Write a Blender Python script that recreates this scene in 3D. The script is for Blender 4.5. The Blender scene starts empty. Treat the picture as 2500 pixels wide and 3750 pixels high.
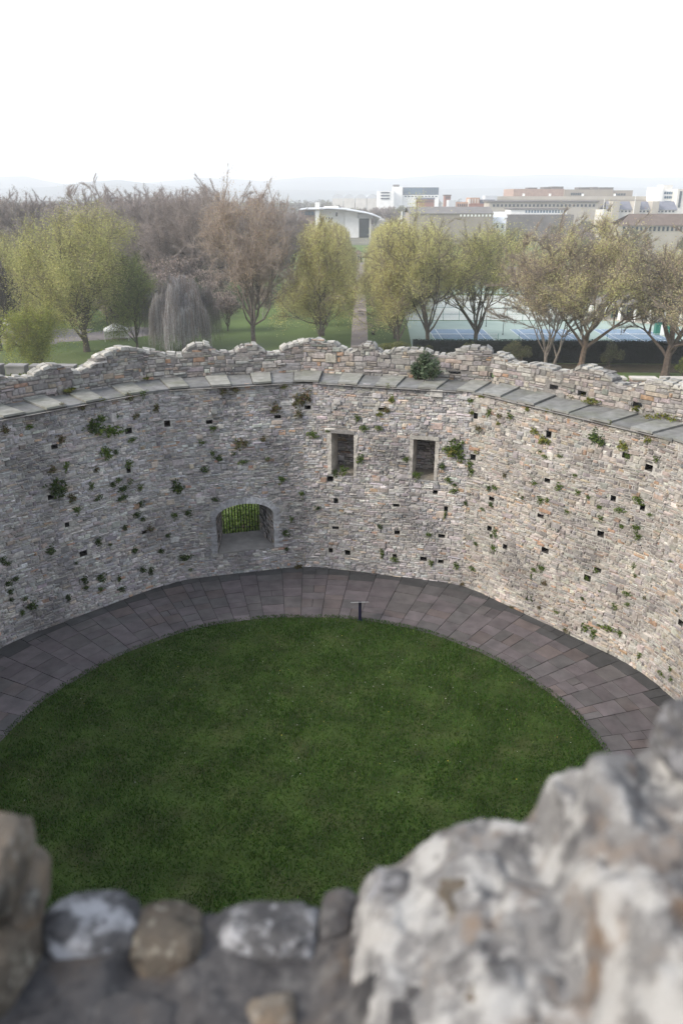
import bpy, math, random
import numpy as np

# ------------------------------------------------------------------ scene, camera, world, sun
scn = bpy.context.scene
COL = scn.collection
F_PX, H_PX, CAM_H = 2800.0, 715.0, 14.0           # focal length and horizon row of the 2500x3750 frame
PITCH = math.atan((1875 - H_PX) / F_PX)
cam = bpy.data.cameras.new('camera')
cam.sensor_fit = 'VERTICAL'; cam.sensor_height = 36.0; cam.sensor_width = 24.0
cam.lens = F_PX / 3750 * 36
cam.clip_start = 0.05; cam.clip_end = 20000
cam.dof.use_dof = True; cam.dof.focus_distance = 26; cam.dof.aperture_fstop = 1.9
cam_o = bpy.data.objects.new('camera', cam); COL.objects.link(cam_o)
cam_o.location = (0, 0, CAM_H); cam_o.rotation_euler = (math.pi / 2 - PITCH, 0, 0)
scn.camera = cam_o
scn.view_settings.view_transform = 'Standard'; scn.view_settings.look = 'None'
scn.view_settings.gamma = 1.0; scn.view_settings.exposure = 1.1
scn.cycles.use_denoising = True
scn.cycles.max_bounces = 8; scn.cycles.volume_bounces = 3; scn.cycles.transparent_max_bounces = 8

SUN_EL, SUN_AZ = math.radians(34), math.radians(-110)   # azimuth from +Y towards +X
world = bpy.data.worlds.new('World'); scn.world = world; world.use_nodes = True
wn, wl = world.node_tree.nodes, world.node_tree.links
wn.clear()
wo = wn.new('ShaderNodeOutputWorld'); wb = wn.new('ShaderNodeBackground')
sky = wn.new('ShaderNodeTexSky'); sky.sky_type = 'NISHITA'; sky.sun_disc = False
sky.sun_elevation = SUN_EL; sky.sun_rotation = SUN_AZ; sky.dust_density = 3.0; sky.air_density = 1.2
wm = wn.new('ShaderNodeMix'); wm.data_type = 'RGBA'
wm.inputs['Factor'].default_value = 0.62                # thin white cloud over the whole sky
wm.inputs['B'].default_value = (7.4, 7.95, 8.9, 1)
wl.new(sky.outputs[0], wm.inputs['A']); wl.new(wm.outputs['Result'], wb.inputs[0])
wb.inputs[1].default_value = 0.10
wl.new(wb.outputs[0], wo.inputs[0])
sun = bpy.data.lights.new('sun', 'SUN'); sun.energy = 2.5; sun.angle = math.radians(24)
sun.color = (1.0, 0.93, 0.83)
sun_o = bpy.data.objects.new('sun', sun); COL.objects.link(sun_o)
sun_o.rotation_euler = (math.pi / 2 - SUN_EL, 0, -SUN_AZ + math.pi)
sun_o.location = (0, 0, 60)

rng = np.random.default_rng(7)
random.seed(7)
cP, sP = math.cos(PITCH), math.sin(PITCH)

def ray(px, py):
    x = (px - 1250) / F_PX; y = (py - 1875) / F_PX
    return np.array([x, cP - y * sP, -sP - y * cP])
def on_ground(px, py, z=0.0):
    r = ray(px, py); t = (z - CAM_H) / r[2]
    return r * t + np.array([0, 0, CAM_H])
def at_depth(px, py, Y):
    r = ray(px, py); t = Y / r[1]
    return r * t + np.array([0, 0, CAM_H])
def at_plane(px, py, A, B):
    r = ray(px, py); d = B - A; n = np.array([-d[1], d[0]])
    t = (n @ A) / (n @ r[:2]); P = r * t + np.array([0, 0, CAM_H])
    return (P[:2] - A) @ d / np.hypot(*d), P[2]
DS = 2500 / 1568.0     # the sketch coordinates below were read at 1568 px width

# ------------------------------------------------------------------ materials
def new_mat(name):
    m = bpy.data.materials.new(name); m.use_nodes = True
    nt = m.node_tree; b = nt.nodes['Principled BSDF']
    return m, nt, b
def surf(name, col=None, rough=0.9, nscale=6.0, namt=0.25, bump=0.0, bscale=None, spec=0.25, tint=None, tscale=0.6, tamt=0.0, bdist=0.02):
    """col None: base colour read from the mesh's own colour attribute; fine noise varies it, tint is a second stain colour in patches"""
    m, nt, b = new_mat(name); N, L = nt.nodes, nt.links
    tc = N.new('ShaderNodeNewGeometry')
    nz = N.new('ShaderNodeTexNoise'); nz.inputs['Scale'].default_value = nscale; nz.inputs['Detail'].default_value = 6
    L.new(tc.outputs['Position'], nz.inputs['Vector'])
    mr = N.new('ShaderNodeMapRange'); mr.inputs[1].default_value = 0.3; mr.inputs[2].default_value = 0.7
    mr.inputs[3].default_value = 1 - namt; mr.inputs[4].default_value = 1 + namt
    L.new(nz.outputs['Fac'], mr.inputs[0])
    mx = N.new('ShaderNodeMix'); mx.data_type = 'RGBA'; mx.blend_type = 'MULTIPLY'; mx.inputs['Factor'].default_value = 1
    if col is None:
        a = N.new('ShaderNodeVertexColor'); a.layer_name = 'Col'; src = a.outputs[0]
    else:
        a = N.new('ShaderNodeRGB'); a.outputs[0].default_value = (*col, 1); src = a.outputs[0]
    if tint is not None:
        n2 = N.new('ShaderNodeTexNoise'); n2.inputs['Scale'].default_value = tscale; n2.inputs['Detail'].default_value = 5
        L.new(tc.outputs['Position'], n2.inputs['Vector'])
        r2 = N.new('ShaderNodeMapRange'); r2.inputs[1].default_value = 0.48; r2.inputs[2].default_value = 0.68; r2.inputs[4].default_value = tamt
        L.new(n2.outputs['Fac'], r2.inputs[0])
        m2 = N.new('ShaderNodeMix'); m2.data_type = 'RGBA'; m2.inputs['B'].default_value = (*tint, 1)
        L.new(r2.outputs[0], m2.inputs['Factor']); L.new(src, m2.inputs['A']); src = m2.outputs['Result']
    L.new(src, mx.inputs['A']); L.new(mr.outputs[0], mx.inputs['B'])
    L.new(mx.outputs['Result'], b.inputs['Base Color'])
    b.inputs['Roughness'].default_value = rough
    b.inputs['Specular IOR Level'].default_value = spec
    if bump:
        nb = N.new('ShaderNodeTexNoise'); nb.inputs['Scale'].default_value = bscale or nscale * 3; nb.inputs['Detail'].default_value = 8
        L.new(tc.outputs['Position'], nb.inputs['Vector'])
        bp = N.new('ShaderNodeBump'); bp.inputs['Strength'].default_value = bump; bp.inputs['Distance'].default_value = bdist
        L.new(nb.outputs['Fac'], bp.inputs['Height']); L.new(bp.outputs[0], b.inputs['Normal'])
    return m
def leafy(name, trans=0.35):
    m, nt, b = new_mat(name); N, L = nt.nodes, nt.links
    a = N.new('ShaderNodeVertexColor'); a.layer_name = 'Col'
    L.new(a.outputs[0], b.inputs['Base Color']); b.inputs['Roughness'].default_value = 0.8
    b.inputs['Specular IOR Level'].default_value = 0.15
    tr = N.new('ShaderNodeBsdfTranslucent'); L.new(a.outputs[0], tr.inputs[0])
    ms = N.new('ShaderNodeMixShader'); ms.inputs[0].default_value = trans
    L.new(b.outputs[0], ms.inputs[1]); L.new(tr.outputs[0], ms.inputs[2])
    L.new(ms.outputs[0], N['Material Output'].inputs[0])
    return m
def plain(name, col, rough=0.6, metal=0.0, namt=0.12, nscale=1.5):
    m = surf(name, col, rough=rough, nscale=nscale, namt=namt)
    m.node_tree.nodes['Principled BSDF'].inputs['Metallic'].default_value = metal
    return m

M = {}
M['stone'] = surf('rubble_stone', None, 0.92, 9, 0.28, 0.6, 22, tint=(0.10, 0.095, 0.10), tscale=0.55, tamt=0.55)
M['mortar'] = surf('mortar', (0.36, 0.345, 0.32), 0.95, 14, 0.3, 0.6, 40)
M['core'] = surf('wall_core', (0.24, 0.225, 0.21), 0.95, 3, 0.3, 0.5, 14)
M['slab'] = surf('walkway_slab', None, 0.88, 4, 0.22, 0.35, 25, tint=(0.10, 0.11, 0.06), tscale=1.6, tamt=0.35)
M['paving'] = surf('flagstone', None, 0.8, 2.2, 0.22, 0.25, 18, tint=(0.075, 0.075, 0.075), tscale=0.9, tamt=0.5)
M['joint'] = surf('paving_joint', (0.018, 0.017, 0.016), 0.95, 12, 0.3)
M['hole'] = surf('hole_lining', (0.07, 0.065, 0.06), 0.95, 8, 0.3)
M['soil'] = surf('lawn_soil', (0.032, 0.055, 0.009), 0.95, 1.3, 0.35, 0.6, 30, tint=(0.055, 0.05, 0.025), tscale=1.1, tamt=0.4)
M['blade'] = leafy('grass_blade', 0.25)
M['leaf'] = leafy('leaf', 0.45)
M['weed'] = leafy('weed_leaf', 0.2)
M['bark'] = surf('bark', None, 0.95, 3, 0.35, 0.6, 12, spec=0.1)
M['iron'] = plain('dark_iron', (0.015, 0.015, 0.017), 0.5, 0.3)
M['sill'] = surf('sill_render', (0.20, 0.19, 0.18), 0.9, 3, 0.2, 0.3, 20)
M['park'] = surf('park_grass', (0.082, 0.122, 0.034), 0.95, 0.05, 0.3, 0.8, 2.0, tint=(0.11, 0.118, 0.055), tscale=0.03, tamt=0.6, bdist=0.1)
M['motte'] = surf('motte_grass', (0.05, 0.085, 0.02), 0.95, 0.5, 0.3, 0.8, 4)
M['gravel'] = surf('gravel_path', (0.31, 0.26, 0.25), 0.95, 0.6, 0.12, 0.3, 9)
M['tarmac'] = surf('tarmac', (0.20, 0.18, 0.18), 0.9, 0.4, 0.12)
M['water'] = surf('muddy_water', (0.075, 0.062, 0.040), 0.25, 0.3, 0.2, 0.1, 2, spec=0.5)
M['townland'] = surf('town_ground', (0.13, 0.125, 0.10), 0.95, 0.03, 0.3)
M['hill'] = surf('hill_cover', (0.045, 0.065, 0.06), 1.0, 0.004, 0.3)
M['court_green'] = surf('court_green', (0.29, 0.36, 0.32), 0.9, 0.3, 0.08)
M['court_blue'] = surf('court_blue', (0.19, 0.26, 0.34), 0.85, 0.4, 0.08)
M['court_pale'] = surf('court_pale', (0.42, 0.44, 0.40), 0.9, 0.15, 0.12)
M['line'] = plain('line_paint', (0.78, 0.78, 0.76))
M['white'] = plain('white_paint', (0.78, 0.78, 0.76), 0.6, namt=0.06, nscale=0.3)
M['offwhite'] = plain('pale_render', (0.58, 0.56, 0.52), 0.8, namt=0.1, nscale=0.2)
M['brick'] = surf('pink_brick', (0.31, 0.225, 0.19), 0.9, 0.5, 0.15)  # building colours are kept pale to stand in for part of the haze
M['redbrick'] = surf('red_brick', (0.27, 0.14, 0.11), 0.9, 0.5, 0.15)
M['orange'] = surf('orange_render', (0.40, 0.25, 0.18), 0.9, 0.5, 0.1)
M['brown'] = surf('brown_concrete', (0.27, 0.24, 0.205), 0.9, 0.1, 0.12)
M['tan'] = surf('tan_concrete', (0.39, 0.36, 0.31), 0.9, 0.1, 0.12)
M['slate'] = surf('slate_roof', (0.16, 0.165, 0.20), 0.8, 0.4, 0.12)
M['greyroof'] = surf('grey_roof', (0.15, 0.14, 0.135), 0.85, 0.3, 0.15)
M['brownroof'] = surf('brown_roof', (0.13, 0.10, 0.085), 0.9, 0.5, 0.15)
M['metal'] = plain('metal_roof', (0.52, 0.54, 0.56), 0.45, 0.0, namt=0.06, nscale=0.2)
M['glass'] = plain('window_glass', (0.045, 0.06, 0.075), 0.12, 0.0)
M['blueglass'] = plain('blue_glass', (0.09, 0.15, 0.21), 0.15, 0.0)
M['ashlar'] = surf('grey_ashlar', (0.19, 0.18, 0.175), 0.9, 1.2, 0.2, 0.3, 8)
M['coping'] = surf('pale_coping', (0.40, 0.37, 0.33), 0.9, 1.2, 0.18)
M['greenpaint'] = plain('green_paint', (0.03, 0.16, 0.12), 0.5)
M['tyre'] = plain('tyre_rubber', (0.02, 0.02, 0.02), 0.8)
M['signpanel'] = plain('sign_panel', (0.26, 0.26, 0.27), 0.35)
M['signpost'] = plain('sign_post', (0.012, 0.012, 0.04), 0.4)
def rock_mat(name, base, spots, spot_amt, dark, scale=14.0, warm=(0.34, 0.22, 0.14), warm_amt=0.5, lo=0.5):
    m, nt, b = new_mat(name); N, L = nt.nodes, nt.links
    g = N.new('ShaderNodeNewGeometry')
    def noise(sc, off):
        v = N.new('ShaderNodeVectorMath'); v.inputs[1].default_value = (off, off * 0.7, -off)
        L.new(g.outputs['Position'], v.inputs[0])
        n = N.new('ShaderNodeTexNoise'); n.inputs['Scale'].default_value = sc; n.inputs['Detail'].default_value = 7; n.inputs['Roughness'].default_value = 0.6
        L.new(v.outputs[0], n.inputs['Vector']); return n.outputs['Fac']
    def rng_(fac, a, c, hi):
        r = N.new('ShaderNodeMapRange'); r.inputs[1].default_value = a; r.inputs[2].default_value = c; r.inputs[4].default_value = hi
        L.new(fac, r.inputs[0]); return r.outputs[0]
    src = None
    for i, (fac, a, c, amt, colr) in enumerate((
            (noise(scale * 0.8, 1.3), 0.50, 0.62, 0.85, dark), (noise(scale * 0.55, 5.1), 0.54, 0.66, warm_amt, warm),
            (noise(scale * 0.9, 9.7), lo, lo + 0.1, spot_amt, spots), (noise(scale * 2.6, 3.7), 0.56, 0.66, spot_amt * 0.8, spots),
            (noise(scale * 2.2, 6.2), 0.60, 0.70, 0.7, dark))):
        mx = N.new('ShaderNodeMix'); mx.data_type = 'RGBA'
        if src is None: mx.inputs['A'].default_value = (*base, 1)
        else: L.new(src, mx.inputs['A'])
        mx.inputs['B'].default_value = (*colr, 1); L.new(rng_(fac, a, c, amt), mx.inputs['Factor']); src = mx.outputs['Result']
    L.new(src, b.inputs['Base Color']); b.inputs['Roughness'].default_value = 0.92; b.inputs['Specular IOR Level'].default_value = 0.2
    bp = N.new('ShaderNodeBump'); bp.inputs['Strength'].default_value = 0.7; bp.inputs['Distance'].default_value = 0.008
    L.new(noise(scale * 4, 2.2), bp.inputs['Height']); L.new(bp.outputs[0], b.inputs['Normal'])
    return m
M['rock_pale'] = rock_mat('lichen_rock_pale', (0.155, 0.151, 0.15), (0.335, 0.33, 0.322), 0.85, (0.055, 0.053, 0.056), 13, warm=(.17, .115, .075), warm_amt=.7, lo=0.475)
M['rock_lichen'] = rock_mat('lichen_rock_white', (0.085, 0.083, 0.085), (0.33, 0.33, 0.345), 0.85, (0.04, 0.04, 0.043), 13, warm=(.13, .10, .08), warm_amt=0.2, lo=0.50)
M['rock_grey'] = rock_mat('lichen_rock_grey', (0.095, 0.093, 0.095), (0.26, 0.26, 0.275), 0.6, (0.035, 0.035, 0.04), 16, warm=(.17, .13, .09), warm_amt=0.25)
M['rock_brown'] = rock_mat('lichen_rock_brown', (0.095, 0.08, 0.064), (0.32, 0.30, 0.25), 0.7, (0.04, 0.035, 0.03), 14, warm=(.14, .10, .07), lo=0.57)
M['rock_dark'] = rock_mat('lichen_rock_dark', (0.062, 0.059, 0.06), (0.16, 0.155, 0.15), 0.5, (0.025, 0.025, 0.028), 12, warm=(.12, .09, .065), warm_amt=0.4, lo=0.56)
M['rock_tan'] = rock_mat('lichen_rock_tan', (0.125, 0.105, 0.085), (0.28, 0.27, 0.245), 0.5, (0.04, 0.038, 0.036), 12, warm=(.19, .13, .08), lo=0.55)

# ------------------------------------------------------------------ mesh helpers
class MB:
    """collects vertices, faces and vertex colours; build() links ONE mesh object"""
    def __init__(self): self.v, self.f, self.c, self.n = [], [], [], 0
    def add(self, V, F, C=(0.5, 0.5, 0.5)):
        V = np.asarray(V, float).reshape(-1, 3); F = np.asarray(F, int)
        C = np.asarray(C, float)
        if C.ndim == 1: C = np.tile(C, (len(V), 1))
        self.v.append(V); self.c.append(C); self.f.append(F + self.n); self.n += len(V)
    def box(self, x0, x1, y0, y1, z0, z1, C=(0.5, 0.5, 0.5)):
        self.add([(x0, y0, z0), (x1, y0, z0), (x1, y1, z0), (x0, y1, z0), (x0, y0, z1), (x1, y0, z1), (x1, y1, z1), (x0, y1, z1)],
                 [(0, 3, 2, 1), (4, 5, 6, 7), (0, 1, 5, 4), (1, 2, 6, 5), (2, 3, 7, 6), (3, 0, 4, 7)], C)
    def hexa(self, P, C=(0.5, 0.5, 0.5)):     # eight corners, bottom four then top four
        self.add(P, [(0, 3, 2, 1), (4, 5, 6, 7), (0, 1, 5, 4), (1, 2, 6, 5), (2, 3, 7, 6), (3, 0, 4, 7)], C)
    def quad(self, a, b, c, d, C=(0.5, 0.5, 0.5)): self.add([a, b, c, d], [(0, 1, 2, 3)], C)
    def tube(self, P, R, k=6, C=(0.5, 0.5, 0.5)):
        P = np.asarray(P, float); R = np.asarray(R, float); n = len(P)
        T = np.gradient(P, axis=0); T /= np.linalg.norm(T, axis=1)[:, None] + 1e-9
        ref = np.where(np.abs(T[:, 2:3]) < 0.9, np.array([[0, 0, 1.0]]), np.array([[1.0, 0, 0]]))
        U = np.cross(T, ref); U /= np.linalg.norm(U, axis=1)[:, None] + 1e-9; W = np.cross(T, U)
        a = np.arange(k) * 2 * math.pi / k
        V = P[:, None] + R[:, None, None] * (np.cos(a)[None, :, None] * U[:, None] + np.sin(a)[None, :, None] * W[:, None])
        i = np.arange(n - 1)[:, None] * k; j = np.arange(k)[None]
        jn = (j + 1) % k
        F = np.stack([i + j, i + jn, i + k + jn, i + k + j], -1).reshape(-1, 4)
        self.add(V.reshape(-1, 3), F, C)
    def cyl(self, x, y, z0, z1, r, k=10, C=(0.5, 0.5, 0.5)):
        a = np.arange(k) * 2 * math.pi / k
        V = np.r_[np.c_[x + r * np.cos(a), y + r * np.sin(a), np.full(k, z0)], np.c_[x + r * np.cos(a), y + r * np.sin(a), np.full(k, z1)]]
        j = np.arange(k); jn = (j + 1) % k
        self.add(V, np.c_[j, jn, jn + k, j + k], C)
        V2 = np.r_[V[k:], [[x, y, z1]]]
        self.add(V2, np.c_[j, jn, np.full(k, k)], C)
    def tris(self, A, B, Cc, col):             # arrays of corners
        n = len(A); V = np.stack([A, B, Cc], 1).reshape(-1, 3)
        F = np.arange(3 * n).reshape(-1, 3); self.add(V, F, np.repeat(col, 3, 0))
    def build(self, name, mat, parent=None, smooth=False):
        me = bpy.data.meshes.new(name)
        V = np.concatenate(self.v); Cc = np.concatenate(self.c)
        li, ls, pos = [], [], 0
        for F in self.f:
            k = F.shape[1]; li.append(F.ravel()); ls.append(pos + np.arange(len(F)) * k); pos += F.size
        li = np.concatenate(li); ls = np.concatenate(ls)
        me.vertices.add(len(V)); me.vertices.foreach_set('co', V.astype(np.float32).ravel())
        me.loops.add(len(li)); me.loops.foreach_set('vertex_index', li.astype(np.int32))
        me.polygons.add(len(ls)); me.polygons.foreach_set('loop_start', ls.astype(np.int32))
        at = me.color_attributes.new('Col', 'FLOAT_COLOR', 'POINT')
        at.data.foreach_set('color', np.c_[Cc, np.ones(len(Cc))].astype(np.float32).ravel())
        me.update(calc_edges=True); me.validate()
        me.polygons.foreach_set('use_smooth', np.full(len(ls), bool(smooth)))
        me.materials.append(mat)
        o = bpy.data.objects.new(name, me); COL.objects.link(o)
        if parent: o.parent = parent
        return o
def tag(o, label=None, cat=None, group=None, kind=None):
    if label: o['label'] = label
    if cat: o['category'] = cat
    if group: o['group'] = group
    if kind: o['kind'] = kind
    return o
def thing(name, label, cat, loc=(0, 0, 0), rz=0.0, group=None):
    o = bpy.data.objects.new(name, None); COL.objects.link(o)
    o.location = loc; o.rotation_euler = (0, 0, rz); o.empty_display_size = 0.2
    return tag(o, label, cat, group)
def copy_tree(o, parent=None):
    c = o.copy(); COL.objects.link(c)
    if parent: c.parent = parent
    for ch in list(o.children): copy_tree(ch, c)
    return c
def unit(v): v = np.asarray(v, float); return v / (np.linalg.norm(v) + 1e-12)

GZ = -11.0        # level of the park around the motte
# ------------------------------------------------------------------ ground, motte, hills
m = MB(); m.quad((-11000, -400, GZ), (11000, -400, GZ), (11000, 11500, GZ), (-11000, 11500, GZ)); tag(m.build('ground', M['park']), kind='structure')
KC = np.array([-1.25, 16.4])                      # centre of the keep's courtyard
m = MB()
ra = np.array([13.0, 16.5, 20, 26, 34, 40]); za = np.array([-0.25, -0.35, -2.2, -6.0, -10.2, GZ - 0.05])
k = 72; aa = np.arange(k) * 2 * math.pi / k
V = np.concatenate([np.c_[KC[0] + r * np.cos(aa), KC[1] + r * np.sin(aa), np.full(k, z)] for r, z in zip(ra, za)])
V = np.r_[V, [[KC[0], KC[1], -0.25]]]
j = np.arange(k); jn = (j + 1) % k
m.add(V, np.concatenate([np.c_[i * k + j, i * k + jn, (i + 1) * k + jn, (i + 1) * k + j][:, ::-1] for i in range(len(ra) - 1)]))
m.add(V[:k].tolist() + [V[-1].tolist()], np.c_[j, jn, np.full(k, k)])
tag(m.build('terrain', M['motte'], smooth=True), kind='structure')

def hill_range(Y, prof, depth, seed):
    r = np.random.default_rng(seed)
    xs = np.linspace(prof[0][0], prof[-1][0], 160); ys = np.interp(xs, *zip(*prof)) + np.convolve(r.normal(0, 1.2, 166), np.ones(7) / 7, 'valid')
    top = np.array([at_depth(x * DS, y * DS, Y) for x, y in zip(xs, ys)])
    n = len(xs); rows = []
    for dy, fz in ((-depth, 0), (-depth * 0.6, 0.35), (-depth * 0.3, 0.75), (0, 1.0), (depth * 0.4, 0.9), (depth, 0)):
        R = top.copy(); R[:, 1] += dy; R[:, 0] *= (Y + dy) / Y; R[:, 2] = GZ - 0.5 + (top[:, 2] - GZ) * fz; rows.append(R)
    V = np.concatenate(rows); i = np.arange(n - 1)
    F = np.concatenate([np.c_[a * n + i, a * n + i + 1, (a + 1) * n + i + 1, (a + 1) * n + i] for a in range(len(rows) - 1)])
    mb = MB(); mb.add(V, F); return tag(mb.build('hills', M['hill'], smooth=True), kind='structure')
hill_range(5200, [(-300, 410), (0, 405), (60, 404), (110, 416), (165, 426), (260, 425), (400, 414), (470, 409), (540, 411), (600, 416), (700, 406), (780, 404),
                  (900, 411), (1000, 402), (1050, 400), (1150, 403), (1250, 401), (1350, 402), (1450, 407), (1570, 407), (1900, 410)], 1500, 3)
hill_range(3900, [(-300, 436), (0, 433), (120, 430), (200, 418), (270, 413), (330, 420), (400, 428), (600, 436), (900, 438), (1100, 432), (1250, 428), (1400, 432), (1570, 428), (1900, 436)], 800, 5)

# ------------------------------------------------------------------ the keep
C = [on_ground(*q)[:2] for q in [(0, 2365), (640, 2126), (1120, 2071), (1690, 2138), (2340, 2447)]]
POLY = [np.array(p) for p in ((-5.6, 5.6), (-10.6, 9.3), (-12.9, 15.4))] + C + [np.array(p) for p in ((11.2, 14.6), (9.5, 8.8), (4.6, 5.4))]
WZ, WT = 7.62, 2.35                              # height of the wall walk, thickness of the wall
NF = len(POLY) - 1
class Facet:
    def __init__(s, A, B):
        s.A, s.B = A, B; s.L = np.hypot(*(B - A)); s.t = (B - A) / s.L
        s.o = np.array([-s.t[1], s.t[0]])       # outward (away from the courtyard)
    def fil(s, a, d):                            # the corners between facets are rounded off
        e = np.minimum(a, s.L - a); u = np.clip(1 - e / 1.2, 0, 1.3)
        return 0.15 * u * u * np.clip(1 - np.asarray(d, float) / 2.2, 0, 1)
    def p(s, a, z, d=0.0):
        q = s.A + s.t * a + s.o * (d - s.fil(a, d))
        return (q[0], q[1], z)
    def P(s, a, z, d):                           # arrays
        a, z, d = np.broadcast_arrays(np.asarray(a, float), np.asarray(z, float), np.asarray(d, float))
        q = s.A + a[..., None] * s.t + (d - s.fil(a, d))[..., None] * s.o
        return np.concatenate([q, z[..., None]], -1)
FAC = [Facet(POLY[i], POLY[i + 1]) for i in range(NF)]
def mitre(i, end, d):
    """arc length on facet i where its line, pushed out by d, meets its neighbour's"""
    f = FAC[i]; jx = i + (1 if end else -1)
    if not 0 <= jx < NF: return f.L if end else 0.0
    g = FAC[jx]; c = f.t @ g.t; ang = math.acos(max(-1, min(1, c))) / 2
    e = d * math.tan(ang)
    return f.L + e if end else -e

keep = thing('castle_keep', 'ruined ring shaped stone keep with rubble walls around a round lawn', 'castle keep', (0, 0, 0))
PAL = np.array([(.33, .32, .33), (.29, .275, .28), (.37, .345, .335), (.26, .25, .265), (.40, .385, .37), (.35, .29, .28), (.33, .26, .25), (.42, .34, .27), (.46, .445, .43), (.21, .20, .205), (.40, .24, .15), (.28, .28, .31)])
PAL[5] = (.34, .31, .29); PAL[6] = (.33, .28, .26); PAL[11] = (.29, .29, .30)
PAL = PAL * .66 + PAL.mean(1)[:, None] * np.array((.36, .34, .325)) / .34 * .34 * 1.0
PW = np.array([18, 16, 12, 10, 9, 7, 4, 4, 5, 6, 1.6, 7.0])
PWU = np.array([14, 12, 10, 8, 7, 11, 8, 7, 5, 7, 3.2, 4.0])   # upper, redder rubble
PWR = np.array([13, 10, 14, 5, 13, 10, 6, 9, 9, 4, 2.6, 4.0])     # right hand facets, paler and pinker
def clad(mb, f, s0, s1, z0, z1, holes=(), d0=0.0, seed=1, top=None, upper=0.5, pal=None, hmul=1.0, inward=True, stains=(), basal=0.0, tone=1.0):
    """lay courses of individually shaped stones on a facet; holes = (a0,a1,z0,z1)"""
    r = np.random.default_rng(seed)
    sg = -1.0 if inward else 1.0
    z = z0; rows = []
    ph = r.uniform(0, 6, 4)
    wav = lambda a, zz: 0.05 * np.sin(a * 0.9 + ph[0] + zz) + 0.03 * np.sin(a * 2.3 + ph[1] + 1.7 * zz) + .012 * np.sin(a * 6.1 + 3 * zz)
    while z < z1:
        fr = (z - z0) / max(z1 - z0, 0.1)
        h = r.choice([0.06, 0.08, 0.10, 0.125, 0.16], p=[.2, .27, .27, .18, .08]) * hmul
        if z + h * 0.6 > z1: break
        a = s0 - r.uniform(0, 0.15)
        while a < s1:
            w = r.gamma(3.2, 0.056) * hmul + 0.06
            rows.append((a, a + w, z, z + h)); a += w
        z += h
    R = np.array(rows)
    R[:, 0] = np.maximum(R[:, 0], s0); R[:, 1] = np.minimum(R[:, 1], s1)
    R = R[R[:, 1] - R[:, 0] > 0.04]
    # some stones are split into two thin ones, others swallow part of the course above them
    sp_ = r.random(len(R)) < .16; T_ = R[sp_].copy(); mid = T_[:, 2] + (T_[:, 3] - T_[:, 2]) * r.uniform(.38, .62, len(T_))
    R[sp_, 3] = mid; T_[:, 2] = mid; R = np.concatenate([R, T_])
    n = len(R)
    big = r.random(n) < 0.13
    R[big, 3] += r.uniform(0.03, 0.10, big.sum())
    blk = r.random(n) < .022; R[blk, 3] += r.uniform(.08, .15, blk.sum()); R[blk, 0] -= .05; R[blk, 1] += .05; big |= blk
    ca = (R[:, 0] + R[:, 1]) / 2; cz = (R[:, 2] + R[:, 3]) / 2
    off = wav(ca, cz) * np.clip((cz - z0) / 0.4, 0, 1) * np.clip((z1 - cz) / 0.4, 0, 1)
    R[:, 2] += off; R[:, 3] += off; cz = cz + off
    ok = np.ones(n, bool)
    for h in holes:
        ok &= ~((R[:, 1] > h[0] + 0.03) & (R[:, 0] < h[1] - 0.03) & (R[:, 3] > h[2] + 0.02) & (R[:, 2] < h[3] - 0.02))
    if top is not None: ok &= R[:, 3] < top(ca) + 0.03
    R = R[ok]; ca = ca[ok]; cz = cz[ok]; big = big[ok]; n = len(R)
    g = 0.009
    prot = r.gamma(2.0, 0.008, n) + 0.008
    prot[r.random(n) < 0.05] += 0.025; prot[big] += .012
    ins = np.minimum(0.022, 0.16 * (R[:, 3] - R[:, 2]))
    def corner(aa, zz, d): return f.P(aa, zz, d)
    J = lambda s: r.normal(0, s, n)
    B = [corner(R[:, 0] + g + J(.010), R[:, 2] + g * .8 + J(.009), d0 + 0 * ca), corner(R[:, 1] - g + J(.010), R[:, 2] + g * .8 + J(.009), d0 + 0 * ca),
         corner(R[:, 1] - g + J(.010), R[:, 3] - g * .8 + J(.009), d0 + 0 * ca), corner(R[:, 0] + g + J(.010), R[:, 3] - g * .8 + J(.009), d0 + 0 * ca)]
    T = [corner(R[:, 0] + g + ins + np.abs(J(.01)), R[:, 2] + g * .8 + ins * .7 + np.abs(J(.006)), d0 + sg * (prot + J(.005))),
         corner(R[:, 1] - g - ins - np.abs(J(.01)), R[:, 2] + g * .8 + ins * .7 + np.abs(J(.006)), d0 + sg * (prot + J(.005))),
         corner(R[:, 1] - g - ins - np.abs(J(.01)), R[:, 3] - g * .8 - ins * .7 - np.abs(J(.006)), d0 + sg * (prot + J(.005))),
         corner(R[:, 0] + g + ins + np.abs(J(.01)), R[:, 3] - g * .8 - ins * .7 - np.abs(J(.006)), d0 + sg * (prot + J(.005)))]
    V = np.stack(B + T, 1).reshape(-1, 3)
    i8 = np.arange(n)[:, None] * 8
    F = np.concatenate([i8 + np.array(q) for q in ((4, 5, 6, 7), (0, 1, 5, 4), (1, 2, 6, 5), (2, 3, 7, 6), (3, 0, 4, 7))])
    if not inward: F = F[:, ::-1]
    up = np.clip((cz - z0) / max(z1 - z0, .1), 0, 1)
    pa = PW if pal is None else pal
    pu = np.clip((up - 0.45) * 3 + 0.6 * np.sin(ca * 0.8 + ph[2]) * upper, 0, 1) * upper * 1.6
    pick1 = r.choice(len(PAL), n, p=pa / pa.sum()); pick2 = r.choice(len(PAL), n, p=PWU / PWU.sum())
    col = np.where((r.random(n) < pu)[:, None], PAL[pick2], PAL[pick1])
    # weathering patches shared by neighbouring stones
    w = 0.5 + 0.25 * np.sin(ca * 1.3 + ph[0] * 2 + 0.7 * np.sin(cz * 2.1 + ph[3])) + 0.25 * np.sin(cz * 1.7 + ca * 0.4 + ph[1])
    col = col * (0.86 + 0.26 * w)[:, None] * r.lognormal(0, 0.12, n)[:, None]
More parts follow.
